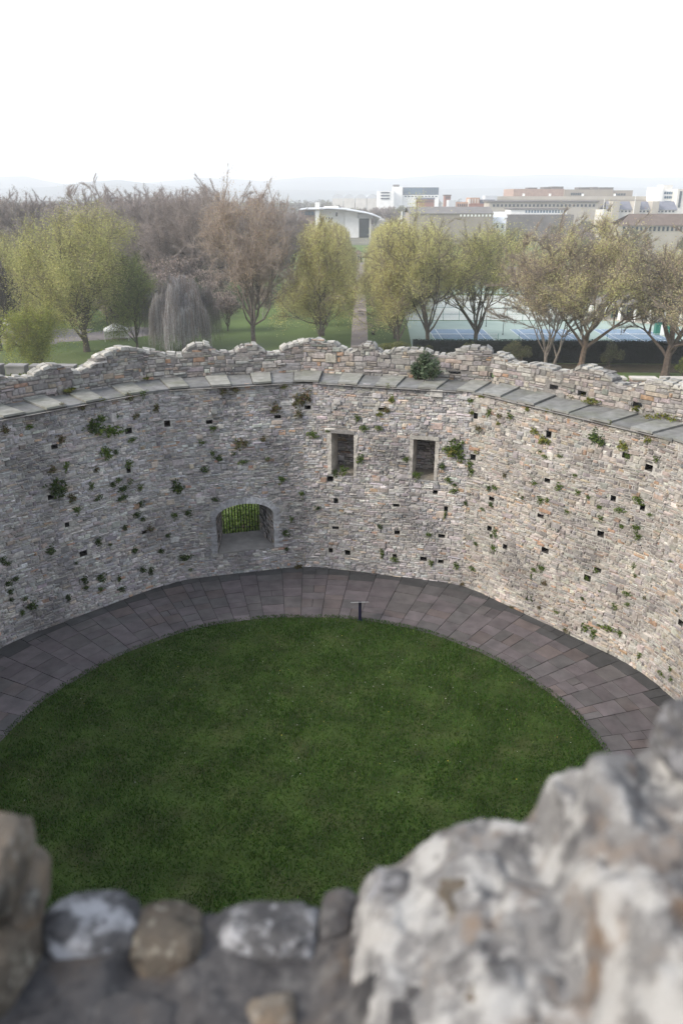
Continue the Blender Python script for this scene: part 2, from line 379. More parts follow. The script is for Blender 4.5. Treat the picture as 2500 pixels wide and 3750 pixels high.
    for (sx, sz, sr, sa) in stains:              # weathered dark patches with their own outline
        dd = np.hypot((ca - sx), (cz - sz) * .75) / sr + r.normal(0, .22, n)
        col *= (1 - sa * np.clip(1.25 - dd, 0, 1))[:, None]
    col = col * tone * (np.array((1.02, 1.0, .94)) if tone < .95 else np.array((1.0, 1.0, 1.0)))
    pale = np.clip(1 - (cz - z0) / 1.6, 0, 1) * basal
    col = np.clip(col * (1 + pale)[:, None] * r.normal(1, 0.025, (n, 3)), 0.03, 0.62)
    mb.add(V, F, np.repeat(col, 8, 0))
    return R
def sheet_with_holes(mb, f, s0, s1, z0, z1, holes, d, flip=False):
    xs = sorted({s0, s1, *[float(t) for t in np.linspace(s0, s1, 16)], *[min(max(h[0], s0), s1) for h in holes], *[min(max(h[1], s0), s1) for h in holes]})
    zs = sorted({z0, z1, *[min(max(h[2], z0), z1) for h in holes], *[min(max(h[3], z0), z1) for h in holes]})
    for za, zb in zip(zs[:-1], zs[1:]):
        run = None
        for xa, xb in zip(xs[:-1], xs[1:]):
            cx, cz_ = (xa + xb) / 2, (za + zb) / 2
            inside = any(h[0] < cx < h[1] and h[2] < cz_ < h[3] for h in holes)
            if not inside: q(mb, f, xa, xb, za, zb, d, flip)
def q(mb, f, a0, a1, z0, z1, d, flip):
    P = [f.p(a0, z0, d), f.p(a1, z0, d), f.p(a1, z1, d), f.p(a0, z1, d)]
    mb.add(P, [(0, 1, 2, 3) if not flip else (3, 2, 1, 0)])

# --- holes and openings read off the photograph, put onto the facet they lie in
def facet_of(px, py):
    for i in (3, 4, 5, 6, 7):
        s, z = at_plane(px, py, FAC[i].A, FAC[i].B)
        if -0.02 <= s <= FAC[i].L + 0.02 and 0 < z < 9: return i, s, z
    return None
def crop(x0, y0, k, pts): return [(x0 + p[0] * k, y0 + p[1] * k) + tuple(p[2:]) for p in pts]
HOLES = crop(0, 1250, .542, [(870, 605), (370, 712), (455, 1240), (975, 1290), (870, 868), (1415, 545), (1130, 552), (565, 1432), (345, 1052)]) + \
    crop(800, 1250, .542, [(400, 510), (575, 440), (1102, 460), (755, 930), (793, 1078), (790, 1260), (1200, 1108), (1205, 1292), (1462, 1018), (1505, 1315),
                           (758, 1412), (872, 1428), (1190, 1450), (1383, 1470), (1500, 1487), (1535, 1130)]) + \
    crop(1650, 1250, .542, [(180, 500), (660, 630), (155, 777), (650, 940), (1338, 853), (1180, 772), (1095, 1062), (1295, 1122), (275, 1065), (605, 1180),
                            (260, 1265), (365, 1388), (1010, 1300), (635, 1412), (990, 1543)]) + \
    crop(1650, 1900, .542, [(920, 400), (1550, 703)])
holes = {i: [] for i in range(NF)}
hrng = np.random.default_rng(5)
for px, py in HOLES:
    r_ = facet_of(px, py)
    if r_ is None: continue
    i, s, z = r_
    w, h = hrng.uniform(.15, .29), hrng.uniform(.12, .23)
    s = min(max(s, w), FAC[i].L - w)
    holes[i].append((s - w / 2, s + w / 2, z - h / 2, z + h / 2))
WIN = [(5, 1.10, 2.0, 4.08, 5.74), (5, 4.22, 5.06, 4.18, 5.74)]
ARCH = dict(f=4, a0=1.76, a1=4.0, zs=0.99, spring=2.42, apex=2.98)
def arch_z(a):                                   # soffit of the flat pointed arch
    u = (a - (ARCH['a0'] + ARCH['a1']) / 2) / ((ARCH['a1'] - ARCH['a0']) / 2)
    return ARCH['spring'] + (ARCH['apex'] - ARCH['spring']) * np.sqrt(np.maximum(0, 1 - np.abs(u) ** 2.0))
arch_cells = []
for a in np.linspace(ARCH['a0'], ARCH['a1'], 25)[:-1]:
    da = (ARCH['a1'] - ARCH['a0']) / 24
    arch_cells.append((a, a + da, ARCH['zs'], float(arch_z(a + da / 2))))
def facet_holes(i):
    hs = list(holes[i])
    hs += [w[1:] for w in WIN if w[0] == i]
    return hs
STAIN = {i: [] for i in range(NF)}
for dx, dy, rr_, am_ in ((885, 1050, .8, .42), (640, 1050, .9, .35), (505, 930, .8, .38), (520, 890, .5, .3), (1150, 930, .6, .25), (830, 900, .6, .25), (960, 900, .6, .25), (60, 1050, .9, .35), (130, 1090, .6, .3), (1480, 1110, .8, .25), (1520, 990, .8, .3),
        (560, 1290, .5, .35), (690, 1180, .5, .3), (700, 1270, .5, .3), (420, 1340, .7, .3), (620, 920, .6, .3), (1100, 1240, .5, .2)):
    g_ = facet_of(dx * DS, dy * DS)
    if g_: STAIN[g_[0]].append((g_[1], g_[2], rr_, am_))
for i, f in enumerate(FAC):
    z1 = WZ - 0.05 if 1 < i < 9 else 6.9
    mb = MB(); hs = facet_holes(i); keepout = list(hs)
    if i == 4:
        hs = hs + arch_cells
        keepout += [(ARCH['a0'] - .02, ARCH['a1'] + .02, ARCH['zs'], ARCH['spring'])] + arch_cells
        # the dressed ring stones need room too
        for a in np.linspace(ARCH['a0'] - .3, ARCH['a1'] + .3, 16):
            keepout.append((a - .06, a + .06, ARCH['spring'], float(arch_z(np.clip(a, ARCH['a0'] + .02, ARCH['a1'] - .02))) + .26))
    pal = PW if i < 5 else (PW * 0.5 + PWR * 0.5 if i == 5 else PWR)
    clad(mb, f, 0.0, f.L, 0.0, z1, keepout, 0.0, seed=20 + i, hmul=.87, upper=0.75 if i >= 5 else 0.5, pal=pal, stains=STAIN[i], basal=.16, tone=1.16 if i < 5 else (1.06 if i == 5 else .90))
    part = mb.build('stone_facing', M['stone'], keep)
    mm = MB(); sheet_with_holes(mm, f, 0.0, f.L, -0.3, z1, hs, 0.0)
    mm.build('mortar_bed', M['mortar'], part)
    for h in holes[i]:
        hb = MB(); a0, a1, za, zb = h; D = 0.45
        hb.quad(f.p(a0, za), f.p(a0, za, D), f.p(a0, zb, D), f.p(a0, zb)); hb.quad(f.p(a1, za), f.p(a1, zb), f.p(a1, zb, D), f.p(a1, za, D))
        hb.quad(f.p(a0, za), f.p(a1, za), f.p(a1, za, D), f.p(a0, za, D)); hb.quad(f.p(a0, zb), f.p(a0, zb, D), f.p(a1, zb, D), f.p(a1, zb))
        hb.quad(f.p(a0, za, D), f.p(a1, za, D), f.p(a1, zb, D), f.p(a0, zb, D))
        hb.build('putlog_hole', M['hole'], keep)
# outer shell and the deck of the wall walk
DW = 1.4
oz0, oh, oh2 = -0.8, (2.12, 3.64, 1.16, 2.72), (1.8, 4.0, .35, 3.1)        # grille opening in the outer face of the arch's facet
mb = MB()
for i, f in enumerate(FAC):
    s0, s1 = mitre(i, 0, WT), mitre(i, 1, WT)
    top = WZ if 1 < i < 9 else 6.9
    sheet_with_holes(mb, f, s0, s1, oz0, top, [oh2] if i == 4 else [], WT, flip=True)
    mb.quad(f.p(0, top - .03), f.p(f.L, top - .03), f.p(s1, top - .03, WT), f.p(s0, top - .03, WT))
mb.build('outer_wall', M['core'], keep)

# --- the two tall openings
for k_, (i, a0, a1, za, zb) in enumerate(WIN):
    f = FAC[i]; D = 0.95
    b = MB(); clad(b, f, a0 - .05, a1 + .05, za, zb, (), D, seed=71 + k_, pal=PWU, upper=0.2)
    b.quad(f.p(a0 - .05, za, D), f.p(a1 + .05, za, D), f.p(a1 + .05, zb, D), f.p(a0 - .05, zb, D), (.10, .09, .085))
    w = b.build('window_recess', M['stone'], keep)
    jms = [MB(), MB()]; zz = za                  # dressed stones up both jambs
    r = np.random.default_rng(90 + k_)
    while zz < zb - .02:
        h = min(r.uniform(.15, .30), zb - zz)
        for side, a in ((0, a0), (1, a1)):
            wd = r.uniform(.07, .16); c = np.array((.46, .43, .39)) * r.uniform(.8, 1.1)
            x0, x1 = (a - wd, a + .012) if side == 0 else (a - .012, a + wd)
            jms[side].hexa([f.p(x0, zz + .006, -.035), f.p(x1, zz + .006, -.035), f.p(x1, zz + .006, D), f.p(x0, zz + .006, D),
                     f.p(x0, zz + h, -.035), f.p(x1, zz + h, -.035), f.p(x1, zz + h, D), f.p(x0, zz + h, D)], c)
        zz += h
    for jm in jms: jm.build('jamb', M['stone'], w)
    lt = MB(); e = .12 if k_ else .03
    lt.hexa([f.p(a0 - e, zb - .01, -.06), f.p(a1 + e, zb - .01, -.06), f.p(a1 + e, zb - .01, D), f.p(a0 - e, zb - .01, D),
             f.p(a0 - e, zb + .13, -.06), f.p(a1 + e, zb + .13, -.06), f.p(a1 + e, zb + .13, D), f.p(a0 - e, zb + .13, D)], (.40, .38, .34) if k_ else (.22, .21, .20))
    lt.build('lintel', M['stone'], w)
    sl = MB(); sl.quad(f.p(a0 - .05, za + .01, -.03), f.p(a1 + .05, za + .01, -.03), f.p(a1 + .05, za + .10, D), f.p(a0 - .05, za + .10, D), (.20, .18, .15))
    sl.build('sill', M['stone'], w)
# --- the arched window with its grille
f = FAC[4]; A0, A1 = ARCH['a0'], ARCH['a1']; o0, o1, ozs, ozt = oh
aw = MB()
am = np.linspace(A0, A1, 25); uo = (am - A0) / (A1 - A0); ao = o0 + uo * (o1 - o0)
zi = arch_z(am); zi[0] = zi[-1] = ARCH['spring']; zo = ozt - .06 + 0 * ao
for kx in range(24):                             # splayed vault
    aw.quad(f.p(am[kx], zi[kx], -.01), f.p(am[kx + 1], zi[kx + 1], -.01), f.p(ao[kx + 1], ozt, DW), f.p(ao[kx], ozt, DW), (.25, .235, .22))
rv = np.random.default_rng(44)
for (ai, aoo, flip) in ((A0, o0, 0), (A1, o1, 1)):   # splayed jambs laid in rough courses
    z = 0.0; nz_ = 15
    for kx in range(nz_):
        u0, u1 = kx / nz_, (kx + 1) / nz_
        for ky in range(6):
            d0_, d1_ = ky / 6, (ky + 1) / 6
            g_ = rv.normal(0, .02)
            def pt(u, d):
                zz_ = (ARCH['zs'] * (1 - d) + ozs * d) * (1 - u) + (ARCH['spring'] * (1 - d) + ozt * d) * u
                a_ = ai * (1 - d) + aoo * d
                return f.p(a_ + g_ * (1 if flip else -1), zz_, d * DW)
            cc = PAL[rv.choice(9)] * rv.uniform(.8, 1.25)
            Q = [pt(u0, d0_), pt(u0, d1_), pt(u1, d1_), pt(u1, d0_)]
            aw.add(Q, [(0, 1, 2, 3)], cc)
awo = aw.build('arched_window', M['stone'], keep)
s_ = MB(); s_.quad(f.p(A0, ARCH['zs'], -.02), f.p(A1, ARCH['zs'], -.02), f.p(o1, ozs, DW), f.p(o0, ozs, DW))
s_.quad(f.p(A0, ARCH['zs'] - .06, -.02), f.p(A1, ARCH['zs'] - .06, -.02), f.p(A1, ARCH['zs'], -.02), f.p(A0, ARCH['zs'], -.02))
s_.quad(f.p(o0, ozs, DW), f.p(o1, ozs, DW), f.p(oh2[1], oh2[2], WT), f.p(oh2[0], oh2[2], WT)); s_.build('sloping_sill', M['sill'], awo)
rv_ = MB(); rw_ = MB(); rv_.quad(f.p(o0, ozs, DW), f.p(oh2[0], oh2[2], WT), f.p(oh2[0], oh2[3], WT), f.p(o0, ozt, DW), (.2, .19, .18)); rw_.quad(f.p(o1, ozs, DW), f.p(o1, ozt, DW), f.p(oh2[1], oh2[3], WT), f.p(oh2[1], oh2[2], WT), (.2, .19, .18)); rv_.build('outer_reveal', M['stone'], awo); rw_.build('outer_reveal', M['stone'], awo)
vr = MB(); nv = 27
rr = np.random.default_rng(12)
for kx in range(nv):                             # ring of narrow voussoirs
    u0, u1 = kx / nv, (kx + 1) / nv
    th = np.linspace(math.pi, 0, nv + 1)
    cx = (A0 + A1) / 2; hw = (A1 - A0) / 2
    def rp(t, e): return cx + (hw + e) * math.cos(t), ARCH['spring'] + (ARCH['apex'] - ARCH['spring'] + e) * math.sin(t)
    t0, t1 = th[kx] - .006, th[kx + 1] + .006; e1 = rr.uniform(.20, .30); pr = rr.uniform(.04, .06)
    q4 = [rp(t0, .0), rp(t1, .0), rp(t1, e1), rp(t0, e1)]
    cc = np.array((.46, .46, .475)) * rr.uniform(.85, 1.12)
    vr.hexa([f.p(*p_, -pr) for p_ in q4] + [f.p(*p_, .15) for p_ in q4], cc)
zz = ARCH['zs']
while zz < ARCH['spring'] - .03:                 # jamb quoins
    h = min(rr.uniform(.07, .15), ARCH['spring'] - zz)
    for side, a in ((0, A0), (1, A1)):
        wd = rr.uniform(.18, .36); pr = rr.uniform(.03, .05)
        x0, x1 = (a - wd, a) if side == 0 else (a, a + wd)
        vr.hexa([f.p(x0, zz + .006, -pr), f.p(x1, zz + .006, -pr), f.p(x1, zz + .006, .2), f.p(x0, zz + .006, .2),
                 f.p(x0, zz + h, -pr), f.p(x1, zz + h, -pr), f.p(x1, zz + h, .2), f.p(x0, zz + h, .2)], np.array((.44, .44, .45)) * rr.uniform(.85, 1.12))
    zz += h
vr.build('voussoir_ring', M['stone'], awo)
gr = MB()
for kx in range(13):
    a = o0 + (kx + .5) / 13 * (o1 - o0); p0 = np.array(f.p(a, ozs - .02, DW + .03)); p1 = np.array(f.p(a, ozt + .05, DW + .03))
    gr.tube([p0, p1], [.022, .022], 6)
for z in (ozs + .2, ozt - .25):
    gr.tube([f.p(o0 - .1, z, DW + .03), f.p(o1 + .1, z, DW + .03)], [.012, .012], 5)
gr.build('iron_grille', M['iron'], awo)

# --- wall walk slabs and ruined parapet
PROF = [(-60, 1372), (0, 1374), (41, 1384), (86, 1387), (118, 1384), (137, 1368), (159, 1355), (179, 1341), (217, 1339), (245, 1345), (255, 1358), (303, 1361), (329, 1349), (344, 1336), (354, 1320), (383, 1301),
        (421, 1285), (453, 1277), (498, 1276), (546, 1285), (594, 1294), (619, 1301), (673, 1300), (683, 1280), (705, 1264), (721, 1261), (763, 1262), (779, 1277), (801, 1292), (855, 1291), (877, 1275),
        (909, 1264), (944, 1262), (958, 1276), (982, 1291), (1030, 1292), (1042, 1273), (1071, 1259), (1119, 1246), (1170, 1245), (1174, 1257), (1221, 1257), (1234, 1267), (1243, 1281), (1294, 1283), (1310, 1269),
        (1326, 1261), (1361, 1265), (1377, 1280), (1390, 1291), (1422, 1291), (1448, 1281), (1498, 1280), (1568, 1289), (1575, 1300), (1641, 1304), (1667, 1292), (1671, 1280), (1721, 1275), (1794, 1278), (1801, 1296),
        (1836, 1302), (1852, 1318), (1861, 1329), (1903, 1336), (1947, 1336), (1975, 1342), (2000, 1349), (2038, 1360), (2092, 1360), (2118, 1342), (2153, 1349), (2191, 1360), (2217, 1365), (2223, 1378), (2249, 1404),
        (2296, 1414), (2325, 1406), (2367, 1397), (2408, 1395), (2446, 1401), (2498, 1416), (2600, 1430)]
PD = 1.38                                        # the parapet stands this far behind the inner face
prng = np.random.default_rng(31)
for i in range(2, 9):
    f = FAC[i]; s0, s1 = mitre(i, 0, PD), mitre(i, 1, PD)
    P0, P1 = np.array(f.p(0, 0, PD)[:2]), np.array(f.p(f.L, 0, PD)[:2])
    pr = sorted([at_plane(px, py, P0, P1) for px, py in PROF]) if 3 <= i <= 7 else [(0, 8.4), (f.L, 8.4)]
    pa_ = np.array([p_[0] for p_ in pr]); pz_ = np.array([p_[1] for p_ in pr])
    top = lambda a, pa_=pa_, pz_=pz_: np.interp(a, pa_, np.clip(pz_, 7.9, 9.2))
    hs = []
    if i == 6:
        for hx, hy in crop(1650, 1250, .542, [(270, 228), (680, 312), (883, 357), (1250, 432)]):
            s, z = at_plane(hx, hy, P0, P1); hs.append((s - .1, s + .1, z - .09, z + .09))
    if i == 5:
        for hx, hy in [(1662, 1366)]:
            s, z = at_plane(hx, hy, P0, P1); hs.append((s - .12, s + .12, z - .06, z + .06))
    mb = MB()
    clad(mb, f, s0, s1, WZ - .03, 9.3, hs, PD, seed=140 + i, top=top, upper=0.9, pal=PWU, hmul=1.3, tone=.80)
    # body behind the face stones, its broken top following the same outline; capped by rough top stones
    n = max(int((s1 - s0) / .11), 4); av = np.linspace(s0, s1, n + 1); TH = 0.55
    tz = top((av[:-1] + av[1:]) / 2) - .04
    for kx in range(n):
        x0, x1 = av[kx], av[kx + 1]; zc = tz[kx]; jz = prng.normal(0, .012, 4)
        cc = np.array((.34, .32, .29)) * prng.uniform(.8, 1.15)
        segs = [(WZ - .06, zc)]
        for h in hs:
            if x0 < h[1] and x1 > h[0]: segs = [(WZ - .06, h[2]), (h[3], zc)]
        for zlo, zhi in segs:
            if zhi - zlo > .02:
                mb.hexa([f.p(x0, zlo, PD + .002), f.p(x1, zlo, PD + .002), f.p(x1, zlo, PD + TH), f.p(x0, zlo, PD + TH),
                         f.p(x0, zhi + jz[0], PD + .002), f.p(x1, zhi + jz[1], PD + .002), f.p(x1, zhi + jz[2], PD + TH), f.p(x0, zhi + jz[3], PD + TH)], np.array((.17, .16, .15)))
    kx = s0
    while kx < s1 - .1:                          # loose top stones, paler than the body
        w = prng.uniform(.16, .36); zc = float(top(kx + w / 2)); dlt = prng.uniform(-.02, .03)
        sl_ = float(np.clip((top(kx + w) - top(kx)) * .8, -.12, .12)) / 2
        for dd in (0, .27):
            w2 = w * prng.uniform(.8, 1.0); h = prng.uniform(.06, .13); t_ = prng.uniform(.005, .03)
            c = np.array((.33, .318, .29)) * prng.uniform(.6, 1.2)
            b0, b1 = dd - .03, dd + .26
            X0, X1 = kx + .01, kx + w2
            mb.hexa([f.p(X0, zc - .09 + dlt - sl_, PD + b0), f.p(X1, zc - .09 + dlt + sl_, PD + b0), f.p(X1, zc - .09 + dlt + sl_, PD + b1), f.p(X0, zc - .09 + dlt - sl_, PD + b1),
                     f.p(X0 + t_, zc - .09 + h + dlt - sl_, PD + b0 + t_), f.p(X1 - t_, zc - .09 + h + dlt + sl_, PD + b0 + t_),
                     f.p(X1 - t_, zc - .09 + h + dlt + sl_, PD + b1 - t_), f.p(X0 + t_, zc - .09 + h + dlt - sl_, PD + b1 - t_)], c)
        kx += w
    mb.build('parapet', M['stone'], keep)
    # slabs: raised pale ones alternate with low dark ones
    a = -.05 if i == 2 else prng.uniform(-.4, 0); raised = bool(i % 2)
    while a < f.L + .3:
        w = prng.uniform(.66, .78) if raised else prng.uniform(.62, .80)
        if -.3 < a and a + w < f.L + .45:
            x0, x1 = max(a, -.02) + .012, min(a + w, f.L + .02) - .012
            if x1 - x0 > .2:
                e0 = (x0 / f.L) * (mitre(i, 1, PD) - f.L - mitre(i, 0, PD)) + mitre(i, 0, PD)
                e1 = (x1 / f.L) * (mitre(i, 1, PD) - f.L - mitre(i, 0, PD)) + mitre(i, 0, PD)
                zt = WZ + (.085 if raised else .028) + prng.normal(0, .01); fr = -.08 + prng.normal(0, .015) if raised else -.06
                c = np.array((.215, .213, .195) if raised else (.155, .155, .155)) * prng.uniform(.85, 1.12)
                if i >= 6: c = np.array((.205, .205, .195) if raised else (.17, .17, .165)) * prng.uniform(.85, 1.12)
                tl = .035
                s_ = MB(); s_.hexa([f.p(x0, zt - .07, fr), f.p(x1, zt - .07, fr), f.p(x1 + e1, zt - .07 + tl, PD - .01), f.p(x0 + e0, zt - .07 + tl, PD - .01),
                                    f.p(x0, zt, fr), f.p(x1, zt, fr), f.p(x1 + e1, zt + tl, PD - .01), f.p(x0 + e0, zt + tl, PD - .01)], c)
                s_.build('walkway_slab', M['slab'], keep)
        a += w; raised = not raised

# ------------------------------------------------------------------ courtyard: paving ring, lawn, sign
LC = np.array([-1.21, 15.6]); LR = 8.5
def wall_r(th):                                  # distance from the lawn's centre to the wall's inner face
    d = np.array([math.cos(th), math.sin(th)]); best = 16.0
    for f in FAC:
        n = f.o; den = n @ d
        if den > 1e-6:
            t = (n @ (f.A - LC)) / den
            P = LC + d * t; s = (P - f.A) @ f.t
            if t > 0 and -1e-3 <= s <= f.L + 1e-3: best = min(best, t)
    return best
def lawn_r(th): return LR + .05 * math.sin(3 * th + 1) + .03 * math.sin(7 * th) + .02 * math.sin(19 * th)
m = MB(); k = 96
th = np.arange(k) * 2 * math.pi / k
V = np.c_[LC[0] + 16 * np.cos(th), LC[1] + 16 * np.sin(th), np.full(k, -.04)]
V[:, 1] = np.maximum(V[:, 1], 1.3)
m.add(np.r_[V, [[LC[0], LC[1], -.04]]], np.c_[np.arange(k), (np.arange(k) + 1) % k, np.full(k, k)])
tag(m.build('path', M['joint']), kind='structure')
m = MB(); pr_ = np.random.default_rng(3); t = 0.0
PC = .73 * np.array([(.150, .128, .135), (.152, .132, .138), (.145, .126, .132), (.138, .125, .125), (.152, .125, .122), (.132, .122, .124)])
while t < 2 * math.pi - .03:
    dt = pr_.uniform(.056, .09); t1 = min(t + dt, 2 * math.pi)
    r_in = lawn_r((t + t1) / 2) - .12; r_out = wall_r((t + t1) / 2) + .2
    rr_ = r_in; first = True
    skew = pr_.normal(0, .006)
    while rr_ < r_out:
        w = pr_.uniform(.36, .86); 
        if first: w = pr_.uniform(.4, .8); first = False
        r1 = min(rr_ + w, r_out); g = .009
        def pp(tt, r): 
            tt = tt + 0.0 * (r - r_in)
            return (LC[0] + r * math.cos(tt), LC[1] + r * math.sin(tt))
        gt = g / rr_
        ts = [t + gt, t1 - gt]
        if pr_.random() < .12 and r1 - rr_ < .8: ts = [t + gt, (t + t1) / 2 - gt, (t + t1) / 2 + gt, t1 - gt]
        for ta, tb in zip(ts[::2], ts[1::2]):
            z = pr_.normal(0, .004); zz = [z + pr_.normal(0, .0012) for _ in range(4)]
            c = PC[pr_.choice(len(PC))] * pr_.lognormal(0, .09)
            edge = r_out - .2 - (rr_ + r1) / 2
            if edge < .55: c = c * .0 + np.array((.062, .061, .062)) * pr_.uniform(.8, 1.2)   # darker row by the wall
            Q = [pp(ta, rr_ + g), pp(tb, rr_ + g), pp(tb, r1 - g), pp(ta, r1 - g)]
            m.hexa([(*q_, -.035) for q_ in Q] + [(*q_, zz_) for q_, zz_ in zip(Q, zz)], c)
        rr_ = r1
    t = t1
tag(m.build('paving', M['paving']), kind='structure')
m = MB(); k = 180; th = np.arange(k) * 2 * math.pi / k
rings = [0.0, .3, .6, .85, .97, 1.0]
V = [[LC[0], LC[1], .03]]
lr = np.array([lawn_r(x) for x in th])
for q_ in rings[1:]: V += np.c_[LC[0] + lr * q_ * np.cos(th), LC[1] + lr * q_ * np.sin(th), np.full(k, .03 if q_ < 1 else -.03)].tolist()
j = np.arange(k); jn = (j + 1) % k
m.add(V, np.c_[np.zeros(k, int), 1 + j, 1 + jn])
m.add(V, np.concatenate([np.c_[1 + (i - 1) * k + j, 1 + i * k + j, 1 + i * k + jn, 1 + (i - 1) * k + jn] for i in range(1, 5)]))
tag(m.build('lawn', M['soil'], smooth=True), kind='structure')
n = 230000; rg = np.random.default_rng(77)
r = np.sqrt(rg.random(n)) * (LR + .02); a = rg.random(n) * 2 * math.pi
lra = LR + .05 * np.sin(3 * a + 1) + .03 * np.sin(7 * a) + .02 * np.sin(19 * a)
r *= lra / LR
X = LC[0] + r * np.cos(a); Y = LC[1] + r * np.sin(a)
vis = Y > 9.0; X, Y = X[vis], Y[vis]; n = len(X)
pat = 0.5 + .22 * np.sin(X * 2.1 + 1.7 * np.sin(Y * 1.3)) + .22 * np.sin(Y * 2.7 + 1.1 * np.sin(X * 3.1) + 2) + .2 * np.sin(X * 7.3 + Y * 5.1) * np.sin(Y * 8.7 - X * 3)
keepm = rg.random(n) < np.clip(.55 + .55 * pat, .3, 1); X, Y, pat = X[keepm], Y[keepm], pat[keepm]; n = len(X)
h = rg.uniform(.03, .075, n) * (.75 + .5 * pat); w = rg.uniform(.008, .016, n); an = rg.random(n) * 2 * math.pi; le = rg.normal(0, .02, (n, 2))
A = np.c_[X - w * np.cos(an), Y - w * np.sin(an), np.full(n, .028)]; B = np.c_[X + w * np.cos(an), Y + w * np.sin(an), np.full(n, .028)]
T = np.c_[X + le[:, 0], Y + le[:, 1], .03 + h]
base = np.array((.034, .086, .008)); dry = np.array((.085, .085, .028)); lush = np.array((.022, .070, .010))
mixd = np.clip(rg.normal(.18, .2, n) + .3 * (pat < .25), 0, 1)[:, None]
c = (base * (1 - mixd) + dry * mixd); lu = (rg.random(n) < .3)[:, None]; c = np.where(lu, lush, c) * rg.lognormal(0, .36, n)[:, None]
m = MB(); m.tris(A, B, T, c)
tag(m.build('grass', M['blade']), 'short patchy green grass of the round lawn', 'grass', kind='stuff')
n = 200; r = np.sqrt(rg.random(n)) * (LR - .1); a = rg.normal(1.35, .9, n)
X, Y = LC[0] + r * np.cos(a), LC[1] + r * np.sin(a); an = rg.random(n) * 6.28; s = rg.uniform(.009, .018, n)
D = [np.c_[X + s * np.cos(an + q_), Y + s * np.sin(an + q_), np.full(n, .085) + rg.normal(0, .004, n)] for q_ in (0, 2.1, 4.2)]
cc = np.where((rg.random(n) < .25)[:, None], np.array((.62, .50, .06)), np.array((.62, .62, .58)))
m = MB(); m.tris(*D, cc); tag(m.build('daisies', M['blade']), 'tiny white and yellow daisies scattered in the round lawn', 'flowers', kind='stuff')

sp = on_ground(1317, 2272)
sg_ = thing('information_sign', 'slim dark post with a flat tilted pale panel at the lawn edge', 'sign', (sp[0], sp[1], 0), 0.05)
b = MB(); b.box(-.05, .05, -.035, .035, -.05, .74); b.box(-.10, .10, -.08, .08, .0, .03); b.build('post', M['signpost'], sg_)
b = MB(); b.hexa([(-.33, -.21, .84), (.33, -.21, .84), (.33, .21, .62), (-.33, .21, .62), (-.31, -.209, .847), (.31, -.209, .847), (.31, .211, .627), (-.31, .211, .627)]); b.build('panel', M['signpanel'], sg_)
b = MB(); b.hexa([(-.29, -.17, .824), (.29, -.17, .824), (.29, .19, .636), (-.29, .19, .636), (-.29, -.169, .832), (.29, -.169, .832), (.29, .191, .643), (-.29, .191, .643)]); b.build('printed_sheet', plain('sheet_print', (.40, .41, .42), .4, namt=.3, nscale=9), sg_)

# ------------------------------------------------------------------ foreground: the gate tower's parapet
tower = thing('gate_tower', 'tower wall of rough lichen covered rubble whose broken parapet fills the foreground', 'tower', (0, 0, 0))
b = MB(); b.box(-4.2, 4.2, -3.0, 1.0, -.3, 12.35); b.build('tower_wall', M['core'], tower)
b = MB(); b.box(-12.5, -5.0, 1.6, 6.8, -.3, 20.0); b.build('added_sky_blocker', M['core'], tower)  # unseen block, added to cut sky light on the left of the courtyard
def fg(dx, dy, Y=1.0): return at_depth(dx * DS, dy * DS, Y)
EDGE = [(-250, 1860), (-120, 1950), (0, 2150), (60, 2110), (110, 2062), (300, 2060), (330, 2085), (470, 2075), (505, 2070), (640, 2076), (735, 2080), (762, 2055), (815, 2046), (826, 2020), (840, 1990),
        (870, 1972), (925, 1960), (990, 1922), (1040, 1898), (1120, 1886), (1212, 1882), (1235, 1850), (1252, 1800), (1290, 1766), (1340, 1741), (1425, 1742), (1445, 1752), (1480, 1738), (1518, 1702), (1524, 1655), (1545, 1625), (1580, 1598), (1800, 1560)]
ep = np.array([fg(x, y) for x, y in EDGE]); ex, ez = ep[:, 0], ep[:, 2] - CAM_H
nx, ny = 240, 110
gx = np.linspace(-.85, 1.05, nx); gy = np.linspace(.12, 1.0, ny)
from mathutils import noise as mn, Vector
zr = np.interp(gx, ex, ez)
XX, YY = np.meshgrid(gx, gy)
ZZ = np.zeros_like(XX)
for jy in range(ny):
    for ix in range(nx):
        x, y = XX[jy, ix], YY[jy, ix]
        d_ = 1.0 - y
        sx = x + d_ * .02
        # the profile is softened away from the edge
        ks = .005 + .04 * min(d_, .5)
        zc = (np.interp(sx - ks, ex, ez) + np.interp(sx, ex, ez) * 2 + np.interp(sx + ks, ex, ez)) / 4
        hi = np.clip((zc + 1.12) / .2, 0, 1)
        n1 = mn.fractal(Vector((x * 9, y * 9, 3.1)), 1.0, 2.1, 4) * .016
        cell = mn.voronoi(Vector((x * 11 + .3 * mn.noise(Vector((x * 20, y * 20, 0))), y * 11, 1.7)))[0]
        pt = mn.voronoi(Vector((x * 13 + .5 * mn.noise(Vector((x * 14, y * 14, 4))), y * 13 + .5 * mn.noise(Vector((x * 14, y * 14, 8))), 5.2)))
        step = mn.noise(pt[1][0] * 3.7) * .022 + (x * 13 - pt[1][0].x) * .012 * mn.noise(pt[1][0] * 5.1) + (y * 13 - pt[1][0].y) * .012 * mn.noise(pt[1][0] * 7.3)
        lump = (min(cell[1] - cell[0], .22) - .12) * .05 + step + mn.fractal(Vector((x * 34, y * 34, 2.2)), 1.0, 2.1, 3) * .005
        ZZ[jy, ix] = zc - .014 + .034 * hi + (n1 + lump) * (.45 + .9 * hi) + d_ * (.02 + .10 * hi) - .014 * math.exp(-((1 - y) / .02))
V = np.stack([XX, YY + 0.0, ZZ + 0], -1).reshape(-1, 3)
V[:, 2] = ZZ.ravel()
ii = (np.arange(ny - 1)[:, None] * nx + np.arange(nx - 1)[None]).ravel()
FQ = np.c_[ii, ii + 1, ii + nx + 1, ii + nx]
